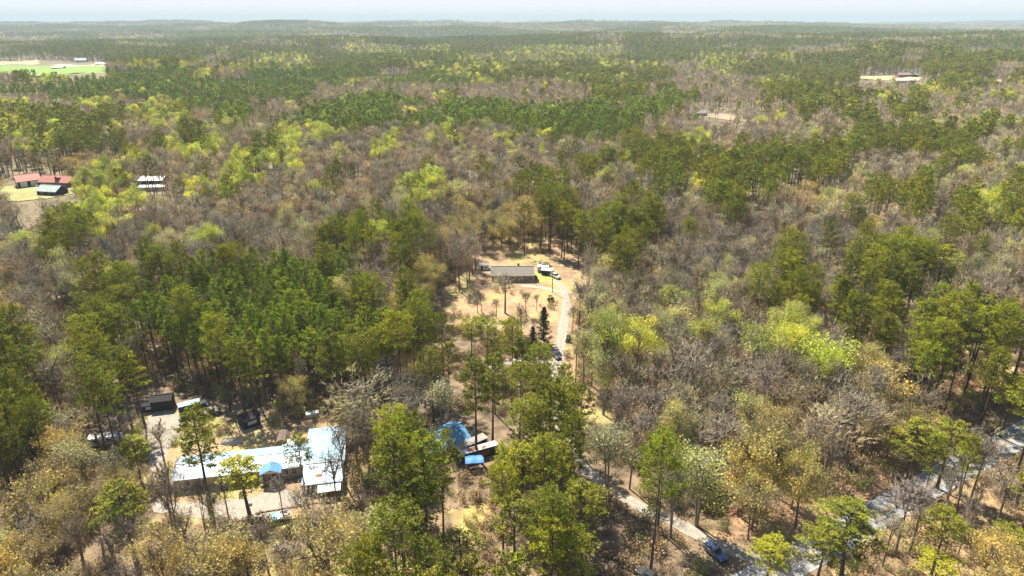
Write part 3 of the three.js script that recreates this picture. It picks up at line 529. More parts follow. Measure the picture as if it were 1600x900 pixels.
for (const t of TREES) {
  const n = left[t.k] = left[t.k] ?? 300;
  if (t.hero || (t.vis && n > 0)) {
    if (!t.hero) left[t.k]--;
    const o = proto(t.k, t.d < 320 ? 0 : 1, t.v, t.tint).clone(); o.name = numbered(NAME[t.k]); scene.add(o);
    o.position.set(t.x, t.y, t.z); o.rotation.y = t.turn; o.scale.set(t.sw, t.sy, t.sw);
    if (t.hero) tag(o, t.label, CAT[t.k]);
    else { const [px, py] = t.px, z = ZONES.find(([a, b, c, d]) => px >= a && px < c && py >= b && py < d), tn = TINT[t.k === 'P' || t.k === 'p' ? 0 : 1][t.tint], m = (SIZE[t.k][0] + SIZE[t.k][1]) / 2, l = (t.h > m ? 'taller ' : 'smaller ') + tn + LOOK[t.k] + ' ' + (z ? z[4] : px < 800 ? 'at the far left of the view' : 'at the far right of the view'); tag(o, l, CAT[t.k], l); (AUTO[l] ??= []).push([px, o]); }
  } else (woods[[t.k, t.d < 320 ? (t.vis ? 0 : 1) : t.d < 600 ? 1 : t.d < 1500 ? 2 : 3, t.v]] ??= []).push(t);
}
const ORD = 'first second third fourth fifth sixth seventh eighth ninth tenth eleventh twelfth thirteenth fourteenth fifteenth sixteenth seventeenth eighteenth nineteenth twentieth'.split(' ');
for (const [l, list] of Object.entries(AUTO)) {                          // a few alike in one place: told apart by their order across it
  if (list.length > 20) continue; list.sort((a, b) => a[0] - b[0]);
  list.forEach(([, o], i) => { if (list.length > 1) o.userData.label = l + ', ' + ORD[i] + ' from left'; });
}
const WOODS = { P: ['pine_woods', 'dark green pine woods stretching to the hazy horizon'], p: ['young_pine_woods', 'dense stands of young pines in the middle distance'], B: ['bare_woods', 'grey brown leafless woods across the middle distance'], G: ['green_woods', 'bright yellow-green leafing trees dotted through the far woods'], L: ['budding_woods', 'pale green budding trees through the far woods'], O: ['golden_woods', 'golden brown budding trees through the far woods'] };
const woodsOf = {}, col = new THREE.Color();
for (const [key, list] of Object.entries(woods)) {
  const [k, q, v] = key.split(','); if (!WOODS[k]) continue;
  const g = woodsOf[k] ??= (() => { const o = new THREE.Group(); o.name = WOODS[k][0]; scene.add(o); return tag(o, WOODS[k][1], 'woods', null, 'stuff'); })();
  const s = shape(k, +q, +v), im = new THREE.InstancedMesh(mergeGeometries([s.trunk, s.crown], true), [barkOf[k], leafOf[k][0]], list.length);
  im.name = 'stand'; im.castShadow = im.receiveShadow = true;
  list.forEach((t, i) => { const f = t.far ?? 1, grow = f > 1 ? Math.pow(f, .95) : 1; m4.compose(new THREE.Vector3(t.x, t.y - (f > 2 ? 3 : 0), t.z), qt.setFromAxisAngle(up, t.turn), new THREE.Vector3(t.sw * grow, t.sy * (f > 2 ? 1.15 : 1), t.sw * grow)); im.setMatrixAt(i, m4); const b = .64 + hash(i, 77) * .66, w = (hash(i, 5) - .5) * .24; im.setColorAt(i, col.setRGB(b * (1 + w), b, b * (1 - w * 1.2))); });
  g.add(im);
}
console.log('trees', TREES.length, JSON.stringify(Object.fromEntries(Object.entries(woods).map(([k, l]) => [k, l.length]))));
// ------------------------------------------------------------------ buildings
const ribbed = tex(128, (u, v) => { const s = (u * 4) % 1, k = s < .1 ? .2 : s < .2 ? 1 : .6; return [k, k, k]; });
const stained = tex(256, (u, v) => { const k = .72 + .36 * fbm(u * 40, v * 4, 3) - .25 * sstep(.6, .75, fbm(u * 9 + 3, v * 5, 3)); return [k, k * .985, k * .96]; }, .16);
const metalRoof = (r, g, b, rough = .42) => new THREE.MeshPhysicalMaterial({ color: new THREE.Color().setRGB(r, g, b), roughness: rough + .1, ior: 1.55, map: stained, bumpMap: ribbed, bumpScale: .03 });
const M = {
  paleRoof: metalRoof(.36, .53, .71, .34),
  blueRoof: metalRoof(.14, .38, .66), skyRoof: metalRoof(.27, .50, .70, .5), whiteRoof: metalRoof(.62, .66, .70), greyRoof: metalRoof(.36, .34, .31, .6), redRoof: metalRoof(.56, .20, .15, .6), tealRoof: metalRoof(.50, .60, .60, .6),
  shingle: new THREE.MeshStandardMaterial({ roughness: 1, map: tex(256, (u, v) => { const k = .75 + .35 * hash(Math.floor(u * 24 + (Math.floor(v * 16) % 2) * .5), Math.floor(v * 16)) + .2 * hash(u * 256 | 0, v * 256 | 0) - ((v * 16) % 1 < .12 ? .2 : 0); return [.27 * k, .245 * k, .21 * k]; }, .25) }),
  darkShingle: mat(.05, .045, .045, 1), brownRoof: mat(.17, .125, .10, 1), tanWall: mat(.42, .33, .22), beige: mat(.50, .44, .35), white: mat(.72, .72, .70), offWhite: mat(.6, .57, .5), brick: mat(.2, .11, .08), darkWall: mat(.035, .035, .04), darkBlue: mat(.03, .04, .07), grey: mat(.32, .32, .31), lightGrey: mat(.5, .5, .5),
  glass: new THREE.MeshPhysicalMaterial({ color: new THREE.Color().setRGB(.03, .04, .05), roughness: .12, ior: 1.5 }), door: mat(.06, .05, .05), trim: mat(.66, .66, .64), wood: new THREE.MeshStandardMaterial({ roughness: .95, map: tex(128, (u, v) => { const k = .8 + .4 * fbm(u * 3, v * 40, 3); return [.30 * k, .22 * k, .145 * k]; }) }), dark: mat(.02, .02, .022), rust: mat(.36, .15, .07), tyre: mat(.02, .02, .02), rim: mat(.45, .45, .46, .4, { metalness: .7 }), concrete: mat(.46, .43, .38),
  tarp: mat(.05, .22, .55, .6), lampRed: mat(.4, .02, .02, .4), lampClear: mat(.7, .7, .68, .3),
};
const P3 = (a, b) => { const v = G(a, b); v.y = ground(v.x, v.z); return v; };
const angle = (A, B) => Math.atan2(-(B.z - A.z), B.x - A.x);
function prism(L, W, h, y) { const s = new THREE.Shape([new THREE.Vector2(-W / 2, 0), new THREE.Vector2(W / 2, 0), new THREE.Vector2(0, h)]), g = new THREE.ExtrudeGeometry(s, { depth: L, bevelEnabled: false }); g.translate(0, 0, -L / 2); g.rotateY(Math.PI / 2); g.translate(0, y, 0); return g; }
function opening(g, L, W, [side, u, y, w, h, kind]) {                    // a window or door set 3 cm proud of its wall
  const ry = { f: 0, b: Math.PI, r: Math.PI / 2, l: -Math.PI / 2 }[side], off = side === 'f' || side === 'b' ? W / 2 : L / 2;
  const o = part(kind, [bx(w + .16, h + .16, .06, u, y, off + .03)], kind === 'door' ? M.trim : M.trim, g); o.rotation.y = ry;
  if (kind === 'door') { part('door_leaf', bx(w, h, .04, u, y, off + .06), M.door, o); part('handle', cyl(.04, .04, .12, u + w * .38, y, off + .1, 6), M.rim, o); }
  else { part('pane', bx(w, h, .03, u, y, off + .055), M.glass, o); part('glazing_bar', [bx(.05, h, .02, u, y, off + .08), bx(w, .05, .018, u, y, off + .08)], M.trim, o); }
}
function roofSlopes(g, L, W, y, rise, over, m, cap) {
  const hw = W / 2 + over, drop = rise * over / (W / 2), len = Math.hypot(hw, rise + drop), a = Math.atan2(rise + drop, hw);
  for (const s of [1, -1]) {
    const geo = [bx(L + over * 2, .12, len, 0, 0, 0, 0, 0, 0)]; for (let x = -L / 2 - over; x <= L / 2 + over + .01; x += Math.max(.9, L / 40)) geo.push(bx(.06, .07, len - .02, x * .998, .09, 0));
    const uvm = mergeGeometries((cap === 'shingle' ? geo.slice(0, 1) : geo).map(plain)); const p = uvm.attributes.position, u = uvm.attributes.uv; for (let i = 0; i < p.count; i++) u.setXY(i, p.getX(i), p.getZ(i));
    const o = part('roof_slope', uvm, m, g); o.rotation.x = s * a; o.position.set(0, y + rise - (rise + drop) / 2 + .06, s * hw / 2);
  }
  part('ridge_cap', bx(L + over * 2 + .04, .09, .34, 0, y + rise + .15, 0), m, g);
}
function house(name, label, cat, pos, turn, { L, W, hw, rise, over = .35, roof, wall, open = [], cap, base }) {
  const g = thing(name, label, cat, pos, turn);
  part('wall', [bx(L, hw, W, 0, hw / 2, 0)], wall, g); part('gable_wall', prism(L - .02, W - .02, rise - .08, hw), wall, g);
  if (base) part('foundation', bx(L + .1, .5, W + .1, 0, .2, 0), base, g);
  roofSlopes(g, L, W, hw, rise, over, roof, cap);
  for (const o of open) opening(g, L, W, o);
  return g;
}
const along = (A, t, u) => new THREE.Vector3(A.x + Math.cos(t) * u[0] + Math.sin(t) * u[2], A.y + u[1], A.z - Math.sin(t) * u[0] + Math.cos(t) * u[2]);
{ // long white-roofed house with wing, porch and deck
  const A = G(270, 750, 2.7), B = G(517, 722, 2.7), t = angle(A, B), L = 27.5, W = 8.4, c = along(new THREE.Vector3(A.x, 0, A.z), t, [L / 2, 0, -4.0]);
  const g = house('long_house', 'long low house with glaring white and blue metal roof and small blue porch gable', 'house', c, t, { L, W, hw: 2.75, rise: 1.05, roof: M.paleRoof, wall: M.tanWall, base: M.grey, open: [['f', -11, 1.6, 1.1, 1.1, 'window'], ['f', -7.5, 1.6, 1.1, 1.1, 'window'], ['f', -3.5, 1.6, 1.4, 1.1, 'window'], ['f', 1, 1.6, 1.1, 1.1, 'window'], ['f', 6.9, 1.15, 1, 2.1, 'door'], ['f', 4.6, 1.6, .9, 1.1, 'window'], ['f', 9.6, 1.6, .9, 1.1, 'window'], ['f', 11.4, 1.6, .9, 1.1, 'window'], ['l', 0, 1.6, 1.2, 1.1, 'window'], ['b', 5, 1.6, 1.2, 1.1, 'window'], ['b', -5, 1.6, 1.2, 1.1, 'window']] });
  // porch: a small gable turned to the front, posts, deck, rail, steps
  const hw = 2.2, pr = .95, len = Math.hypot(hw, pr), a = Math.atan2(pr, hw);
  for (const s of [1, -1]) { const r = part('porch_roof_slope', [bx(len + .15, .1, 3.4), ...[-1.2, -.4, .4, 1.2].map((z) => bx(len + .14, .05, .05, 0, .07, z))], M.blueRoof, g); r.rotation.z = -s * a; r.position.set(6.6 + s * hw / 2, 2.95 + pr / 2, 4.6); }
  { const f = new THREE.Shape([new THREE.Vector2(-hw + .1, 0), new THREE.Vector2(hw - .1, 0), new THREE.Vector2(0, pr - .1)]), q = new THREE.ExtrudeGeometry(f, { depth: .08, bevelEnabled: false }); q.translate(6.6, 2.93, 6.1); part('porch_gable', q, M.offWhite, g); }
  for (const x of [4.8, 8.4]) part('porch_post', bx(.14, 2.9, .14, x, 1.45, 5.95), M.white, g);
  const dk = part('deck', bx(4.6, .12, 2.6, 6.6, .55, 5.5), M.wood, g); for (let i = 0; i < 4; i++) part('deck_leg', bx(.14, .5, .14, 4.6 + i * 1.33, .25, 6.6), M.wood, dk);
  part('deck_rail', [bx(2.4, .08, .08, 5.5, 1.45, 6.75), bx(2.4, .08, .06, 5.5, 1.0, 6.75), ...[4.35, 5.1, 5.9, 6.68].map((x) => bx(.09, .9, .09, x, 1.04, 6.75))], M.wood, g);
  for (let i = 0; i < 3; i++) part('step', bx(1.3, .1, .3, 7.9, .42 - i * .16, 6.98 + i * .3), M.wood, g);
  part('skirting', bx(L + .06, .7, .05, 0, .36, W / 2 + .035), M.grey, g);
  part('roof_vent', [cyl(.09, .09, .5, -3, 3.7, -1.4, 6), cyl(.09, .09, .5, 9.5, 3.75, -1.2, 6)], M.dark, g);
  // wing with low blue roof behind and carport in front
  const w = thing('wing_building', 'light blue low metal roof wing joined to the right end of the long house', 'house wing', along(c, t, [L / 2 + 4.3, 0, -2.6]), t);
  part('wall', bx(8, 3.0, 12.4, 0, 1.5, 0), M.tanWall, w);
  { const r = part('roof_panel', [bx(8.7, .14, 13.2), ...Array.from({ length: 15 }, (_, i) => bx(.06, .06, 13.1, -4.2 + i * .6, .1, 0))], M.skyRoof, w); r.position.y = 3.25; r.rotation.x = .055; }
  part('trim', [bx(8.72, .22, .06, 0, 2.86, 6.66), bx(.06, .22, 13, 4.38, 3.14, 0)], M.trim, w); opening(w, 8, 12.4, ['r', 1, 1.6, 1.2, 1, 'window']); opening(w, 8, 12.4, ['b', 0, 1.6, 1.2, 1, 'window']);
  const cp = thing('carport', 'white flat carport roof with open posts in front of the blue wing', 'carport', along(c, t, [L / 2 + 4.1, 0, 7.9]), t);
  { const r = part('roof_panel', [bx(8.6, .12, 6.6), ...Array.from({ length: 15 }, (_, i) => bx(.06, .06, 6.5, -4.2 + i * .6, .09, 0))], M.paleRoof, cp); r.position.y = 2.75; r.rotation.x = .07; }
  part('fascia', [bx(8.62, .26, .07, 0, 2.42, 3.32), bx(.07, .26, 6.5, -4.3, 2.64, 0), bx(.07, .26, 6.5, 4.3, 2.64, 0)], M.blueRoof, cp);
  for (const x of [-4.1, 0, 4.1]) for (const z of [-3.1, 3.1]) part('post', bx(.14, 2.6, .14, x, 1.3, z), M.white, cp);
  part('leaf_pile', (() => { const q = new THREE.SphereGeometry(.8, 9, 5); q.scale(1.1, .12, .6); q.translate(-.8, 2.84, .6); return q; })(), M.rust, cp);
  const aw = thing('awning', 'small white sheet roof standing before the carport', 'awning', along(c, t, [L / 2 + 5.6, 0, 12.6]), t);
  { const r = part('roof_panel', [bx(4.8, .1, 2.2), ...[-2, -1, 0, 1, 2].map((x) => bx(.05, .05, 2.15, x, .07, 0))], M.whiteRoof, aw); r.position.y = 2.2; r.rotation.x = .1; } for (const x of [-2.2, 2.2]) for (const z of [-.9, .9]) part('post', bx(.1, 2.1, .1, x, 1.05, z), M.wood, aw);
  const ph = thing('pump_house', 'tiny shed with pale flat roof behind the long house', 'shed', along(c, t, [9.4, 0, -6.4]), t); part('wall', bx(2.8, 2.2, 1.8, 0, 1.1, 0), M.offWhite, ph); { const r = part('roof_panel', bx(3.3, .1, 2.3), M.whiteRoof, ph); r.position.y = 2.35; r.rotation.x = .1; } part('door', bx(.8, 1.7, .05, .3, .9, .93), M.grey, ph);
  // junk before the house
  for (const [i, u] of [[0, [2.8, 0, 12]], [1, [L / 2 - .8, 0, 13.4]], [2, [L / 2 - .2, 0, 14.6]]]) { const q = thing('junk_tote', ['white plastic tote near the gravel below the porch', 'white tub beside the carport post', 'grey bin lying near the awning'][i], 'tote', along(c, t, u), i); part('bin', [bx(.9, .5, .6, 0, .25, 0)], i < 2 ? M.white : M.grey, q); part('lid', bx(.96, .06, .66, 0, .53, 0), M.lightGrey, q); }
}
{ // brown garden shed with a barrel-shaped roof
  const c = P3(443, 697), g = thing('garden_shed', 'small brown barn-roofed wooden shed behind the long house', 'shed', c, .2);
  const W = 3.1, L = 4.4, prof = [[-W / 2, 0], [-W / 2, 2.1], [-W * .3, 2.85], [0, 3.2], [W * .3, 2.85], [W / 2, 2.1], [W / 2, 0]];
  { const s = new THREE.Shape(prof.map(([x, y]) => new THREE.Vector2(x, y))), q = new THREE.ExtrudeGeometry(s, { depth: L, bevelEnabled: false }); q.translate(0, 0, -L / 2); part('wall', q, mat(.36, .24, .13), g); }
  for (let i = 1; i < 5; i++) { const [x0, y0] = prof[i], [x1, y1] = prof[i + 1], r = part('roof_slope', bx(Math.hypot(x1 - x0, y1 - y0) + .12, .07, L + .3), M.brownRoof, g); r.position.set((x0 + x1) / 2, (y0 + y1) / 2 + .05, 0); r.rotation.z = Math.atan2(y1 - y0, x1 - x0); }
  for (const x of [-.42, .42]) { const d = part('door', bx(.8, 1.8, .05, x, .95, L / 2 + .03), mat(.3, .2, .11), g); part('brace', bx(.1, 1.9, .03, x, .95, L / 2 + .07, 0, .4), M.trim, d); }
}
{ // blue roof among the pines, sheet-roofed sheds and canopy in front of it
  const E1 = G(713.9, 692.2, 3), E2 = G(736.7, 682.8, 3), t = angle(E1, E2), c = along(new THREE.Vector3(E2.x, 0, E2.z), t, [-6.2, 0, -4.4]);
  house('blue_roof_house', 'house with bright blue metal roof half hidden by pines', 'house', c, t, { L: 12, W: 8.4, hw: 2.8, rise: 1.9, over: .3, roof: M.blueRoof, wall: M.offWhite, base: M.grey, open: [['r', 0, 1.6, 1.2, 1.1, 'window'], ['f', 2, 1.6, 1.2, 1.1, 'window'], ['f', -1.5, 1.1, .95, 2.1, 'door'], ['l', 0, 1.6, 1.2, 1.1, 'window'], ['b', 2, 1.6, 1.2, 1, 'window']] });
  const sheet = (name, label, cat, A, B, wid, len, hgt, roof, wall, tilt) => { const a = G(...A, hgt), b = G(...B, hgt), q = angle(a, b), g = thing(name, label, cat, new THREE.Vector3((a.x + b.x) / 2, 0, (a.z + b.z) / 2), q); part('wall', bx(len - .4, hgt - .3, wid - .3, 0, (hgt - .3) / 2, 0), wall, g); const r = part('roof_panel', [bx(len, .1, wid), ...Array.from({ length: Math.floor(len / .8) }, (_, i) => bx(.05, .05, wid - .04, -len / 2 + .4 + i * .8, .07, 0))], roof, g); r.position.y = hgt; r.rotation.x = tilt; return g; };
  const s1 = sheet('sheet_roof_shed', 'long shed with pale grey sheet roof right of the blue-roofed house', 'shed', [716, 698], [754, 682], 2.3, 8.6, 2.7, M.greyRoof, M.darkWall, .08); opening(s1, 8.2, 2, ['f', 2, 1.4, .8, 1.6, 'door']);
  const s2 = sheet('sheet_roof_shed', 'narrow shed with rusty white sheet roof before the pale grey one', 'shed', [724, 706], [771, 693], 1.9, 9.4, 2.5, M.whiteRoof, M.darkWall, .06);
  part('rust_patch', [bx(2.6, .02, 1.2, -1.4, 2.63, -.1, .1), bx(1.2, .02, .6, 1.2, 2.63, .3, .4)], M.rust, s2); part('red_panel', bx(3.2, 1.4, .06, .8, 1.1, .84), mat(.25, .05, .03), s2);
  const g = thing('canopy', 'bright blue canopy on thin posts below the sheet-roofed sheds', 'canopy', new THREE.Vector3().copy(G(741, 717, 2.4)).setY(0), .12);
  { const r = part('roof_cloth', (() => { const q = new THREE.PlaneGeometry(4.2, 3, 10, 8); q.rotateX(-Math.PI / 2); const p = q.attributes.position; for (let i = 0; i < p.count; i++) { const x = p.getX(i) / 2.1, z = p.getZ(i) / 1.5; p.setY(i, .35 * (1 - z * z) - .08 * Math.sin(x * 5) * (1 - x * x)); } q.computeVertexNormals(); return q; })(), new THREE.MeshStandardMaterial({ color: M.tarp.color, roughness: .6, side: THREE.DoubleSide }), g); r.position.y = 2.3; part('hem', [bx(4.2, .22, .03, 0, -.09, 1.5), bx(4.2, .22, .03, 0, -.09, -1.5)], M.tarp, r); }
  for (const x of [-2, 2]) for (const z of [-1.42, 1.42]) part('post', cyl(.04, .04, 2.3, x, 1.15, z, 6), M.rim, g);
}
// dark sheds in the shade of the pine stand
function smallShed(label, at, turn, L, W, h, wall, roof, panel, rise = .5) { const g = house('dark_shed', label, 'shed', P3(...at), turn, { L, W, hw: h, rise, over: .25, roof, wall, open: [] }); for (const [side, u, y, w, hh] of panel) { const o = part('white_panel', bx(w, hh, .05, u, y, (side === 'f' ? W : L) / 2 + .03), M.lightGrey, g); o.rotation.y = side === 'f' ? 0 : side === 'r' ? Math.PI / 2 : -Math.PI / 2; } return g; }
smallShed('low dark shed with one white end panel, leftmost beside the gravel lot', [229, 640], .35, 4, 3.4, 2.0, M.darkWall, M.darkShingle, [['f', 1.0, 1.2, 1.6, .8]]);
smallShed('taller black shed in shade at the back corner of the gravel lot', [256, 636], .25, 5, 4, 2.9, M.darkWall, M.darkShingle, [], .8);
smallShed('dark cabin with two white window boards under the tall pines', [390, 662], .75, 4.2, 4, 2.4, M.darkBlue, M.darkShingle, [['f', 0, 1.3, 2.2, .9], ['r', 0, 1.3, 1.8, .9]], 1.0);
{ const g = thing('shed_beam', 'pale pole lying across the low dark shed', 'pole', P3(238, 634).add(new THREE.Vector3(0, 2.62, 0)), -.5); part('pole', cyl(.09, .07, 5, 0, 0, 0, 7, 'x'), M.grey, g); part('end_cap', cyl(.1, .1, .1, 2.5, 0, 0, 7, 'x'), M.lightGrey, g); }
{ // tarped boat-like pile and white camper
  const g = thing('tarped_pile', 'grey tarped long pile on the ground in tree shade', 'tarped pile', P3(363, 692), .1), q = new THREE.SphereGeometry(1, 16, 8, 0, Math.PI * 2, 0, Math.PI / 2), p = q.attributes.position; for (let i = 0; i < p.count; i++) { const k = 1 + .18 * (noise(p.getX(i) * 3 + 5, p.getZ(i) * 3 + p.getY(i) * 2) - .5); p.setXYZ(i, p.getX(i) * 2.7 * k, p.getY(i) * 1.1 * k, p.getZ(i) * 1.1 * k); } q.computeVertexNormals(); part('tarp', q, M.grey, g); for (let i = 0; i < 4; i++) part('weight', bx(.3, .2, .3, -2 + i * 1.3, .1, 1.25), M.concrete, g);
  const c = thing('camper', 'white flat-roofed camper among bushes left of the gravel lot', 'camper', P3(163, 694), .3); part('body', [bx(6, 1.9, 2.3, 0, 1.45, 0), bx(1.2, 1.2, 2.2, 3.4, 1.3, 0)], M.white, c); part('roof_panel', bx(6.1, .1, 2.4, 0, 2.46, 0), M.whiteRoof, c); part('stripe', bx(6.02, .25, 2.32, 0, 1.2, 0), mat(.15, .12, .4), c); for (const x of [-1.5, 1.5]) part('window', bx(1.1, .6, 2.34, x, 1.8, 0), M.glass, c); part('door', bx(.6, 1.6, 2.33, 0, 1.4, 0), M.offWhite, c); for (const z of [-1.05, 1.05]) for (const x of [-.8, .1]) part('wheel', cyl(.34, .34, .22, x, .34, z, 14, 'z'), M.tyre, c); part('hitch', bx(1.3, .1, .1, 4.4, .55, 0), M.dark, c);
}
// vehicles: nose towards +x
const prof = {
  suv: { L: 4.7, W: 1.88, low: [[-2.3, .45], [-2.36, 1.0], [-2.25, 1.12], [1.05, 1.1], [2.15, .98], [2.34, .78], [2.34, .42]], cab: [[-2.2, 1.08], [-2.0, 1.72], [.35, 1.74], [1.15, 1.08]], roof: [-1.95, .32, 1.76], wx: 1.42 },
  car: { L: 4.5, W: 1.78, low: [[-2.2, .4], [-2.25, .85], [-2.1, .98], [1.0, .95], [2.0, .82], [2.22, .66], [2.24, .36]], cab: [[-1.75, .96], [-1.15, 1.42], [.15, 1.44], [1.0, .94]], roof: [-1.12, .12, 1.46], wx: 1.36 },
  truck: { L: 5.4, W: 1.95, low: [[-2.7, .5], [-2.72, 1.08], [-.5, 1.1], [1.35, 1.12], [2.5, 1.05], [2.7, .85], [2.7, .45]], cab: [[-.55, 1.1], [-.4, 1.78], [.8, 1.8], [1.45, 1.1]], roof: [-.38, .78, 1.82], wx: 1.7 },
};
function vehicle(name, kind, label, cat, pos, turn, paint) {
  const p = prof[kind], g = thing(name, label, cat, pos, turn), m = new THREE.MeshPhysicalMaterial({ color: paint, roughness: .45, clearcoat: 1, clearcoatRoughness: .08 });
  const ex = (pt, w, bev) => { const s = new THREE.Shape(pt.map(([x, y]) => new THREE.Vector2(x, y))), q = new THREE.ExtrudeGeometry(s, { depth: w - bev * 2, bevelEnabled: true, bevelSize: bev, bevelThickness: bev, bevelSegments: 2 }); q.translate(0, 0, -w / 2 + bev); return q; };
  part('body', ex(p.low, p.W, .07), m, g); part('windows', ex(p.cab, p.W - .2, .05), M.glass, g);
  part('roof', bx(p.roof[1] - p.roof[0], .07, p.W - .3, (p.roof[0] + p.roof[1]) / 2, p.roof[2], 0), m, g);
  for (const z of [-1, 1]) { part('pillar', [bx(.08, .75, .05, (p.roof[0] + p.roof[1]) / 2, p.roof[2] - .35, z * (p.W / 2 - .09))], m, g); part('mirror', bx(.12, .14, .2, p.cab[3][0] - .25, 1.12, z * (p.W / 2 + .08)), m, g); part('headlight', bx(.1, .15, .36, p.L / 2 - .02, .82, z * (p.W / 2 - .3)), M.lampClear, g); part('tail_light', bx(.06, .26, .2, -p.L / 2 + .0, .85, z * (p.W / 2 - .16)), M.lampRed, g); }
  if (kind === 'truck') part('truck_bed', bx(1.9, .04, 1.6, -1.62, 1.13, 0), M.dark, g); if (kind === 'suv') part('roof_rack', [bx(1.9, .05, .05, -.8, 1.84, .65), bx(1.9, .05, .05, -.8, 1.84, -.65)], M.dark, g);
  part('bumper', [bx(.14, .22, p.W - .1, p.L / 2 + .0, .5, 0), bx(.14, .22, p.W - .1, -p.L / 2 - .02, .52, 0)], M.dark, g);
  for (const x of [-p.wx, p.wx]) for (const z of [-1, 1]) { const w = part('wheel', cyl(.36, .36, .24, x, .36, z * (p.W / 2 - .1), 18, 'z'), M.tyre, g); part('rim', cyl(.2, .2, .03, x, .36, z * (p.W / 2 + .025), 12, 'z'), M.rim, w); }
  return g;
}
const rgb = (r, g, b) => new THREE.Color().setRGB(r, g, b);
{ const a = P3(1105, 857), b = P3(1129, 879), t = angle(a, b); vehicle('suv', 'suv', 'dark blue suv parked on the gravel drive near the paved road', 'suv', a.clone().add(b).multiplyScalar(.5).setY(.05), t, rgb(.03, .085, .26)); }
vehicle('parked_car', 'car', 'dark car at the very bottom edge in tree shade', 'car', P3(1012, 903), 2.4, rgb(.02, .02, .022));
vehicle('suv', 'suv', 'white suv parked at the head of the drive by the grey-roofed house', 'suv', P3(868, 434), -.95, rgb(.7, .7, .7));
vehicle('parked_car', 'car', 'dark blue car half under a pine beside the drive', 'car', P3(869, 558), -1.2, rgb(.015, .02, .05));
vehicle('parked_car', 'car', 'black car parked below the straw yard on the left', 'car', P3(706, 518), .2, rgb(.015, .015, .015));
vehicle('pickup_truck', 'truck', 'dark pickup truck with pale frame in shade right of the box truck', 'truck', P3(328, 648), .45, rgb(.02, .022, .03));
{ // box truck with pale blue roof
  const g = thing('box_truck', 'box truck with pale blue roof in shade beside the gravel lot', 'truck', P3(302, 645), .55); part('cargo_box', bx(5.2, 2.3, 2.3, -.6, 1.95, 0), M.darkBlue, g); part('rear_door', bx(.05, 2.1, 2.1, -3.22, 1.9, 0), M.lightGrey, g); part('roof_panel', [bx(5.3, .08, 2.4, -.6, 3.15, 0), bx(5.2, .05, .1, -.6, 3.2, .5), bx(5.2, .05, .1, -.6, 3.2, -.5)], M.skyRoof, g); part('cab', [bx(1.7, 1.2, 2.1, 2.9, 1.1, 0), bx(1.2, .9, 2, 2.65, 2.1, 0)], M.darkBlue, g); part('windshield', bx(.06, .7, 1.8, 3.28, 2.1, 0), M.glass, g); for (const x of [-2, 2.9]) for (const z of [-1, 1]) part('wheel', cyl(.42, .42, .28, x, .42, z, 16, 'z'), M.tyre, g); part('bumper', bx(.15, .25, 2.1, 3.8, .6, 0), M.dark, g);
}
for (const [label, px, py, t] of [['dark riding mower on the straw yard left of the drive', 860, 470, .3], ['dark utility vehicle on the right verge of the drive', 888, 533, 1.3]]) {
  const g = thing('utility_vehicle', label, 'utility vehicle', P3(px, py), t); part('body', [bx(2.3, .5, 1.2, 0, .65, 0), bx(.9, .35, 1.1, .8, 1.0, 0)], M.dark, g); part('seat', [bx(.5, .2, 1, -.3, 1.0, 0), bx(.15, .5, 1, -.55, 1.25, 0)], mat(.06, .03, .03), g); part('roll_bar', [...[-.6, .4].flatMap((x) => [-.5, .5].map((z) => cyl(.04, .04, 1.1, x, 1.4, z, 6))), bx(1.3, .06, 1.2, -.1, 1.97, 0)], M.dark, g); for (const x of [-.8, .8]) for (const z of [-.6, .6]) part('wheel', cyl(.36, .36, .26, x, .36, z, 14, 'z'), M.tyre, g); for (const z of [-.35, .35]) part('headlight', bx(.05, .12, .2, 1.27, 1.0, z), M.lampClear, g);
}
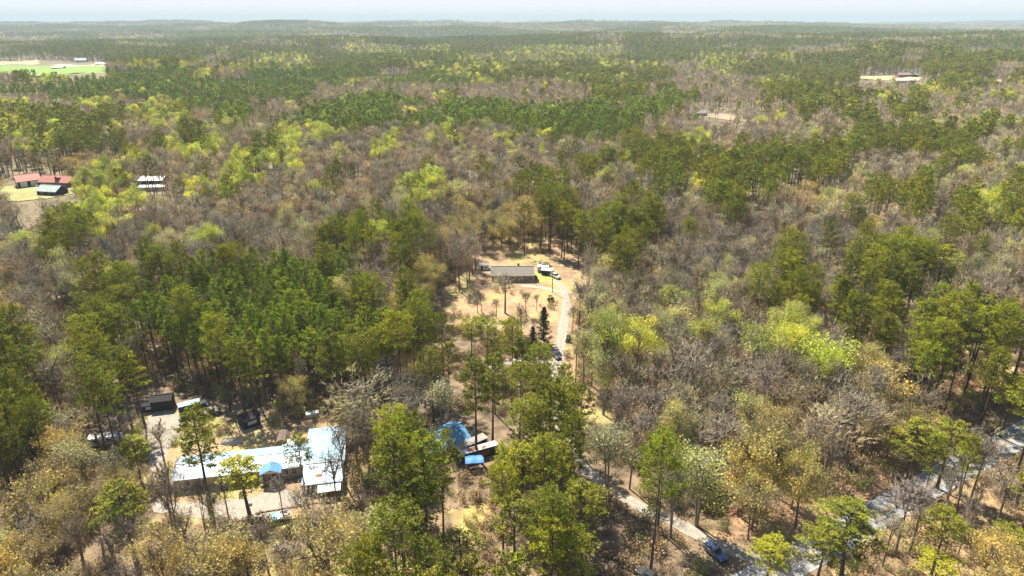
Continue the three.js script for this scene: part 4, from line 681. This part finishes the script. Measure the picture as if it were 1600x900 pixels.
{ // house in the clearing
  const a = G(768, 440), b = G(833, 440), c = new THREE.Vector3((a.x + b.x) / 2, 0, a.z - 4.2);
  const g = house('grey_roof_house', 'single storey house with weathered grey shingle roof in the clearing', 'house', c, 0, { L: 16.2, W: 8.6, hw: 2.7, rise: 2.1, over: .45, roof: M.shingle, wall: M.brick, cap: 'shingle', base: M.concrete, open: [['f', -5.5, 1.55, 1.4, 1.2, 'window'], ['f', -2.6, 1.55, 1.2, 1.2, 'window'], ['f', 0, 1.15, 1, 2.1, 'door'], ['f', 3, 1.55, 1.6, 1.2, 'window'], ['f', 6, 1.55, 1.2, 1.2, 'window'], ['r', 1.6, 1.6, 1, 1.1, 'window'], ['l', 0, 1.6, 1, 1.1, 'window'], ['b', 3, 1.6, 1.2, 1.1, 'window']] });
  part('gable_siding', prism(.12, 8.4, 2.0, 2.7).translate(8.12, 0, 0), M.white, g); part('corner_board', [bx(.2, 2.7, .2, 8.12, 1.35, 4.3)], M.white, g); part('chimney', [bx(.8, 1.5, .6, 2.4, 4.9, -.9), bx(.95, .12, .75, 2.4, 5.7, -.9)], M.brick, g);
  const s = house('white_shed', 'small whitish shed among bare trees left of the grey-roofed house', 'shed', P3(756, 420), .05, { L: 4.2, W: 3.2, hw: 2.1, rise: .7, over: .2, roof: M.greyRoof, wall: M.white, open: [['f', -.8, 1.0, .8, 1.8, 'door'], ['f', 1, 1.3, .7, .6, 'window']] });
  const k = house('outbuilding', 'small dark open shed with white roof end beside the grey-roofed house', 'shed', P3(856, 428), -.25, { L: 4.6, W: 3.4, hw: 2.0, rise: .5, over: .25, roof: M.whiteRoof, wall: M.darkWall, open: [['f', 1.2, 1.1, 1, 1.6, 'door']] });
  const tr = thing('utility_trailer', 'white boat on a trailer behind the dark shed by the house', 'boat trailer', P3(843, 418), 1.45); part('hull', (() => { const sh = new THREE.Shape([new THREE.Vector2(-2.6, .9), new THREE.Vector2(2.0, .9), new THREE.Vector2(2.9, 1.35), new THREE.Vector2(-2.6, 1.3)]), q = new THREE.ExtrudeGeometry(sh, { depth: 1.5, bevelEnabled: true, bevelSize: .2, bevelThickness: .2, bevelSegments: 2 }); q.translate(0, 0, -.75); return q; })(), M.white, tr); part('windshield', bx(.1, .5, 1.3, .5, 1.7, 0), M.glass, tr); part('trailer_frame', [bx(5, .1, .1, .3, .6, .5), bx(5, .1, .1, .3, .6, -.5), bx(.1, .1, 1.4, -1, .55, 0)], M.dark, tr); for (const z of [-.9, .9]) part('wheel', cyl(.3, .3, .2, -1, .3, z, 12, 'z'), M.tyre, tr);
  const cpr = thing('camper', 'white slide-in camper standing right of the grey-roofed house', 'camper', P3(846, 424), .1); part('body', [bx(3.6, 1.7, 2, 0, 1.3, 0), bx(1.1, .9, 2, 2.2, 1.75, 0)], M.white, cpr); part('window', bx(.9, .5, 2.03, 0, 1.6, 0), M.glass, cpr); part('roof_panel', bx(4.9, .08, 2.1, .5, 2.24, 0), M.whiteRoof, cpr); for (const x of [-1, 1]) part('support', bx(.15, .5, 1.8, x, .25, 0), M.dark, cpr);
  for (const [i, px, py] of [[0, 838, 436], [1, 841, 441]]) { const q = thing('garbage_bin', ['dark bin near the right end of the grey-roofed house', 'reddish bin near the right end of the grey-roofed house'][i], 'bin', P3(px, py), .3); part('bin', cyl(.28, .36, 1.0, 0, .5, 0, 10), i ? mat(.25, .09, .06) : M.dark, q); part('lid', cyl(.38, .36, .08, 0, 1.04, 0, 10), M.dark, q); }
}
for (const [px, py, h, label] of [[863, 457, 9, 'thin wooden utility pole beside the white suv'], [899, 605, 17, 'tall slim utility pole on the right verge of the drive']]) { const g = thing('utility_pole', label, 'utility pole', P3(px, py), .9); part('pole', cyl(.17, .11, h, 0, h / 2, 0, 8), mat(.2, .155, .115), g); part('cross_arm', bx(1.5, .1, .1, 0, h - .5, .12), M.wood, g); for (const x of [-.6, 0, .6]) part('insulator', cyl(.05, .05, .16, x, h - .36, .12, 6), M.lightGrey, g); }
// timber edging, junk trailer and fences below the long house
{ const g = thing('timber_edging', 'line of old timbers edging the bare yard below the long house', 'timber edging', P3(440, 806), 0); const A = P3(398, 803), B = P3(545, 778), t = angle(A, B), o = P3(440, 806); for (let i = 0; i < 9; i++) { const p = A.clone().lerp(B, (i + .5) / 9), b = part('timber', bx(A.distanceTo(B) / 9 - .12, .28, .24, 0, .14, 0), M.wood, g); b.position.copy(p.sub(o)).setY(0); b.rotation.y = t + (hash(i, 3) - .5) * .08; }
  const f = thing('timber_edging', 'lower line of timbers beside the blue junk trailer', 'timber edging', P3(425, 830), 0), C = P3(405, 832), D = P3(462, 810), u = angle(C, D), oo = P3(425, 830); for (let i = 0; i < 4; i++) { const p = C.clone().lerp(D, (i + .5) / 4), b = part('timber', bx(C.distanceTo(D) / 4 - .1, .28, .24, 0, .14, 0), M.wood, f); b.position.copy(p.sub(oo)).setY(0); b.rotation.y = u; }
  const tr = thing('junk_trailer', 'open trailer heaped with junk and a pale blue tarp', 'trailer', P3(440, 811), .35); part('trailer_bed', [bx(3.6, .12, 2.2, 0, .6, 0), bx(3.6, .5, .08, 0, .9, 1.1), bx(3.6, .5, .08, 0, .9, -1.1), bx(.08, .5, 2.2, 1.8, .9, 0)], M.lightGrey, tr); part('tarp', (() => { const q = new THREE.PlaneGeometry(1.7, 2.3, 8, 8); q.rotateX(-Math.PI / 2); const p = q.attributes.position; for (let i = 0; i < p.count; i++) p.setY(i, noise(p.getX(i) * 2 + 4, p.getZ(i) * 2) * .45); q.computeVertexNormals(); q.translate(-1, 1.05, .1); return q; })(), new THREE.MeshStandardMaterial({ color: rgb(.3, .55, .68), roughness: .6, side: THREE.DoubleSide }), tr); for (let i = 0; i < 6; i++) part('junk', bx(.3 + hash(i, 1) * .6, .3 + hash(i, 2) * .5, .3 + hash(i, 4) * .6, -.1 + hash(i, 6) * 1.7, .95, (hash(i, 8) - .5) * 1.6, hash(i, 9) * 3), [M.offWhite, M.wood, M.rust, M.white, M.grey, M.beige][i], tr); for (const z of [-1.2, 1.2]) part('wheel', cyl(.33, .33, .2, -.2, .33, z, 12, 'z'), M.tyre, tr); part('hitch', bx(1.4, .1, .1, -2.4, .55, 0), M.dark, tr); }
{ const A = P3(516, 728), B = P3(573, 722), g = thing('dark_fence', 'dark board fence between the bare yard and the carport', 'fence', A.clone(), angle(A, B)), L = A.distanceTo(B); for (let i = 0; i < Math.floor(L / .9); i++) part('board', bx(.84, 1.2 + hash(i, 2) * .08, .04, .45 + i * .9, .62, 0), M.wood, g); for (let i = 0; i <= 4; i++) part('post', bx(.1, 1.4, .1, i * L / 4, .7, -.08), M.wood, g); }
for (const [i, px, py] of [[0, 548, 730], [1, 553, 734]]) { const q = thing('barrel', ['blue barrel by the dark board fence', 'white barrel by the dark board fence'][i], 'barrel', P3(px, py), 0); part('drum', cyl(.29, .29, .85, 0, .43, 0, 12), i ? M.white : M.tarp, q); part('rim', [cyl(.31, .31, .05, 0, .84, 0, 12), cyl(.31, .31, .04, 0, .45, 0, 12)], M.dark, q); }
{ const g = thing('pale_box', 'white rooflike box at the shady wood edge above the bare yard', 'box', P3(488, 650), .4); part('box', bx(3, 1, 1.4, 0, .5, 0), M.white, g); part('lid', bx(3.2, .1, 1.6, 0, 1.05, 0), M.whiteRoof, g); }
// far houses: red roofs, teal roof, white roofs, and beyond
house('red_roof_garage', 'garage with red metal roof and white doors at upper left', 'garage', P3(45, 290), .75, { L: 12, W: 11, hw: 4.2, rise: 3, over: .6, roof: M.redRoof, wall: M.darkBlue, open: [['f', -3, 1.9, 3.4, 3.2, 'garage_door'], ['f', 2.4, 1.9, 3.4, 3.2, 'garage_door'], ['l', -2.6, 1.9, 3.2, 3, 'garage_door'], ['l', 2.4, 1.9, 3.2, 3, 'garage_door'], ['r', 0, 2, 1.4, 1.2, 'window']] }).traverse((o) => { if (o.name === 'pane' && o.parent.name === 'garage_door') o.material = M.white; });
{ const g = house('red_roof_house', 'long house with red metal roof right of the garage', 'house', P3(94, 289), -.12, { L: 20, W: 10, hw: 3, rise: 3, over: .6, roof: M.redRoof, wall: M.brick, open: [['f', -6, 1.6, 1.4, 1.2, 'window'], ['f', -2, 1.2, 1, 2.1, 'door'], ['f', 3, 1.6, 1.6, 1.2, 'window'], ['f', 7, 1.6, 1.4, 1.2, 'window'], ['r', 0, 1.6, 1.4, 1.2, 'window']] }); const d = part('dormer', [bx(2.4, 1.6, 2.2, 1.5, 4.6, 2.4)], M.darkWall, g); part('dormer_roof', prism(2.8, 3, 1, 5.4).rotateY(Math.PI / 2).translate(1.5, 0, 2.4), M.redRoof, d); }
house('teal_roof_building', 'building with pale teal hipped metal roof in front of the red roofs', 'house', P3(83, 303), -.2, { L: 13, W: 9, hw: 2.8, rise: 2.4, over: .6, roof: M.tealRoof, wall: M.darkWall, open: [['f', -3, 1.5, 1.6, 1.2, 'window'], ['f', 2, 1.2, 1.2, 2, 'door']] });
house('white_roof_house', 'house with long white roof seen through trees', 'house', P3(236, 287), .1, { L: 18, W: 9, hw: 3, rise: 1.6, over: .4, roof: M.whiteRoof, wall: M.darkWall, open: [['f', -5, 1.6, 1.6, 1.2, 'window'], ['f', 0, 1.2, 1.2, 2.1, 'door'], ['f', 5, 1.6, 1.6, 1.2, 'window']] });
house('white_roof_porch', 'lower white roof just before the long white-roofed house', 'outbuilding', P3(240, 297), .1, { L: 15, W: 5, hw: 2.4, rise: .8, over: .3, roof: M.whiteRoof, wall: M.offWhite, open: [['f', -3, 1.4, 1.4, 1, 'window'], ['f', 3, 1.4, 1.4, 1, 'window']] });
house('dark_barn', 'low dark barn with pale roof at the left edge', 'barn', P3(15, 372), 0, { L: 17, W: 8, hw: 3, rise: 1.6, over: .5, roof: M.tealRoof, wall: M.darkWall, open: [['f', -4, 1.3, 2.4, 2.2, 'door'], ['f', 4, 1.3, 2.4, 2.2, 'door']] });
vehicle('parked_van', 'suv', 'white van among bare trees in the middle distance', 'van', P3(463, 326), .2, rgb(.7, .7, .7)); vehicle('parked_van', 'suv', 'pale van left of the white one among bare trees', 'van', P3(436, 316), -.3, rgb(.5, .52, .52)); vehicle('parked_van', 'suv', 'white van behind the teal-roofed building drive', 'van', P3(235, 345), .3, rgb(.65, .65, .62)); vehicle('pickup_truck', 'truck', 'white pickup parked between garage and red-roofed house', 'truck', P3(64, 291), .7, rgb(.6, .6, .6));
smallShed('small pale-fronted dark shed beyond the left end of the pine stand', [155, 494], .1, 5, 4, 2.4, M.darkWall, M.greyRoof, [['f', .6, 1.2, 2, 1.2]]);
house('far_house', 'lone pale-roofed house on a bare knoll far off', 'house', P3(1088, 181), .15, { L: 20, W: 11, hw: 3.6, rise: 3, over: .6, roof: M.greyRoof, wall: M.grey, open: [['f', -6, 1.8, 2, 1.4, 'window'], ['f', 0, 1.3, 1.4, 2.2, 'door'], ['f', 6, 1.8, 2, 1.4, 'window'], ['r', 0, 1.8, 2, 1.4, 'window']] });
house('long_white_building', 'long low white building in the far field at right', 'farm building', P3(1412, 129), .05, { L: 40, W: 13, hw: 3.6, rise: 2, over: .6, roof: M.whiteRoof, wall: M.white, open: [['f', -14, 2, 3, 2, 'window'], ['f', -5, 2, 3, 2, 'window'], ['f', 5, 1.6, 3, 3, 'door'], ['f', 14, 2, 3, 2, 'window']] });
house('red_barn', 'reddish farm building behind the long white one', 'farm building', P3(1416, 120.5), .05, { L: 34, W: 12, hw: 4.5, rise: 3, over: .6, roof: M.greyRoof, wall: mat(.3, .12, .1), open: [['f', -14, 2.4, 4, 3, 'window'], ['f', 0, 2.2, 4, 4, 'door'], ['f', 14, 2.4, 4, 3, 'window']] });
house('far_farmhouse', 'low grey-roofed farmhouse right of the far barn', 'house', P3(1475, 121), -.1, { L: 40, W: 18, hw: 5, rise: 5, over: 1, roof: M.tealRoof, wall: M.offWhite, open: [['f', -8, 2.5, 3, 2.4, 'window'], ['f', 8, 2.5, 3, 2.4, 'window']] });
house('meadow_barn', 'dark low barn standing at the edge of the green meadow', 'barn', P3(92, 107), 0, { L: 26, W: 12, hw: 4, rise: 2.4, over: .8, roof: M.whiteRoof, wall: M.darkWall, open: [['f', -6, 1.8, 4, 3, 'door'], ['f', 6, 1.8, 4, 3, 'door']] });
house('far_white_house', 'white house with pale roof behind the meadow', 'house', P3(128, 97), .1, { L: 30, W: 14, hw: 6, rise: 5, over: .8, roof: M.whiteRoof, wall: M.white, open: [['f', -8, 3, 3, 2.4, 'window'], ['f', 8, 3, 3, 2.4, 'window']] });
house('far_white_barn', 'long white barn right of the meadow road', 'barn', P3(162, 102), 0, { L: 36, W: 14, hw: 4, rise: 3, over: .8, roof: M.whiteRoof, wall: M.offWhite, open: [['f', -8, 2, 4, 3, 'door'], ['f', 8, 2, 4, 3, 'door']] });
function patch(name, label, s, m, lift = .4) { const line = pts(s), q = new THREE.ShapeGeometry(new THREE.Shape(line.map(([x, z]) => new THREE.Vector2(x, -z)))); q.rotateX(-Math.PI / 2); const N = 34, xs = line.map((p) => p[0]), zs = line.map((p) => p[1]), x0 = Math.min(...xs), x1 = Math.max(...xs), z0 = Math.min(...zs), z1 = Math.max(...zs), pos = [], uv = [], idx = []; for (let j = 0; j <= N; j++) for (let i = 0; i <= N; i++) { const x = lerp(x0, x1, i / N), z = lerp(z0, z1, j / N); pos.push(x, ground(x, z) + lift, z); uv.push(x / 60, z / 60); } for (let j = 0; j < N; j++) for (let i = 0; i < N; i++) { const cx = lerp(x0, x1, (i + .5) / N), cz = lerp(z0, z1, (j + .5) / N); if (!inPoly(line, cx, cz)) continue; const a = j * (N + 1) + i; idx.push(a, a + N + 1, a + 1, a + 1, a + N + 1, a + N + 2); } const g = new THREE.BufferGeometry(); g.setAttribute('position', new THREE.Float32BufferAttribute(pos, 3)); g.setAttribute('uv', new THREE.Float32BufferAttribute(uv, 2)); g.setIndex(idx); g.computeVertexNormals(); setting(name, g, m, label); }
const fieldTex = (r, g, b) => new THREE.MeshStandardMaterial({ roughness: 1, map: tex(256, (u, v) => { const k = .7 + .6 * fbm(u * 12, v * 12, 4); return [r * k, g * k, b * k]; }) });
patch('meadow', 'bright green meadow far away at upper left', '-10,105 60,102 170,102 162,113 100,120 40,120 -10,114', fieldTex(.21, .33, .06), 1.2);
patch('field', 'pale straw field above the green meadow', '-30,95 60,94 62,100 -30,104', fieldTex(.40, .35, .2), 1.2);
patch('dirt_road', 'pale dirt road crossing the far meadow', '-30,104 60,100.5 168,102 168,104 60,102.4 -30,106', fieldTex(.6, .5, .4), 1.8);
patch('field', 'straw field around the far farm buildings at right', '1335,120 1400,119 1440,122 1436,127 1390,127 1335,123', fieldTex(.45, .37, .2), 1.2);
patch('field', 'small straw field at far right', '1530,125.5 1565,125.5 1565,129 1530,129', fieldTex(.55, .47, .22), 1.2);
patch('dirt_track', 'bare tan dirt slope beside the lone far house', '1096,179 1125,178 1185,187 1195,194 1150,190 1100,183', fieldTex(.40, .29, .19), .5);
patch('lawn', 'straw lawn and drive around the red-roofed buildings', '-20,292 50,292 112,295 116,303 80,310 30,315 -20,316', fieldTex(.34, .32, .13), .3);
// ------------------------------------------------------------------ brush and undergrowth
{
  const r = rng(99), mk = (n, w, tw, lf) => { const L = new Leafy(); for (let i = 0; i < n; i++) { const d = norm([r() - .5, .5 + r() * .6, r() - .5]), a = [(r() - .5) * 1.4, 0, (r() - .5) * 1.4], len = .6 + r() * 1.3; sliver(L, a, d, len, w, tone(r, .2).map((v, h) => v * tw[h]), r); const e = add(a, d, len * .8); for (let j = 0; j < 2; j++) sliver(L, add(a, d, len * (.4 + .4 * r())), norm(add(d, rdir(r), .8)), .5, w * .7, tone(r, .2).map((v, h) => v * tw[h]), r); if (lf) for (let j = 0; j < 3; j++) leaf(L, add(e, rdir(r), .4), .26, tone(r, .25).map((v, h) => v * lf[h]), r); } return L.geo(); };
  const kinds = [mk(40, .05, [.42, .33, .25]), mk(36, .05, [.36, .28, .2], [.4, .28, .14]), mk(30, .05, [.34, .3, .2], [.30, .34, .07])];
  const m = mat(1, 1, 1, .95, { vertexColors: true, side: THREE.DoubleSide }), g = new THREE.Group(); g.name = 'undergrowth'; scene.add(g); tag(g, 'twiggy brush and young growth on the forest floor', 'undergrowth', null, 'stuff');
  const lists = [[], [], []];
  for (let i = 0; i < 62000; i++) { const a = (r() - .5) * 1.5, d = 70 + 330 * Math.sqrt(r()), x = Math.sin(a) * d, z = -Math.cos(a) * d, den = fbm(x / 16 + 8, z / 16, 3), q = toPix(x, 0, z), s = .5 + r() * 1.1, k = r(); if (den < .37 || Math.hypot(x - 39, z + 104) < 6 || polyDist(DRIVE, x, z, false) < 2.6 || polyDist(ROAD, x, z, false) < 4.6 || open(x, z, -.4) || !q || q[1] > 960) continue; if (AREAS.slice(0, 3).some(([p]) => inPoly(p, x, z)) && r() < .92) continue; lists[k < .5 ? 0 : k < .85 ? 1 : 2].push([x, z, s, r() * 6]); }
  lists.forEach((l, j) => { const im = new THREE.InstancedMesh(kinds[j], m, l.length); im.name = 'brush'; l.forEach(([x, z, s, w], i) => { m4.compose(new THREE.Vector3(x, ground(x, z) - .05, z), qt.setFromAxisAngle(up, w), new THREE.Vector3(s, s, s)); im.setMatrixAt(i, m4); im.setColorAt(i, col.setScalar(.75 + hash(i, 3) * .5)); }); im.castShadow = im.receiveShadow = true; g.add(im); });
}
renderer.render(scene, camera);
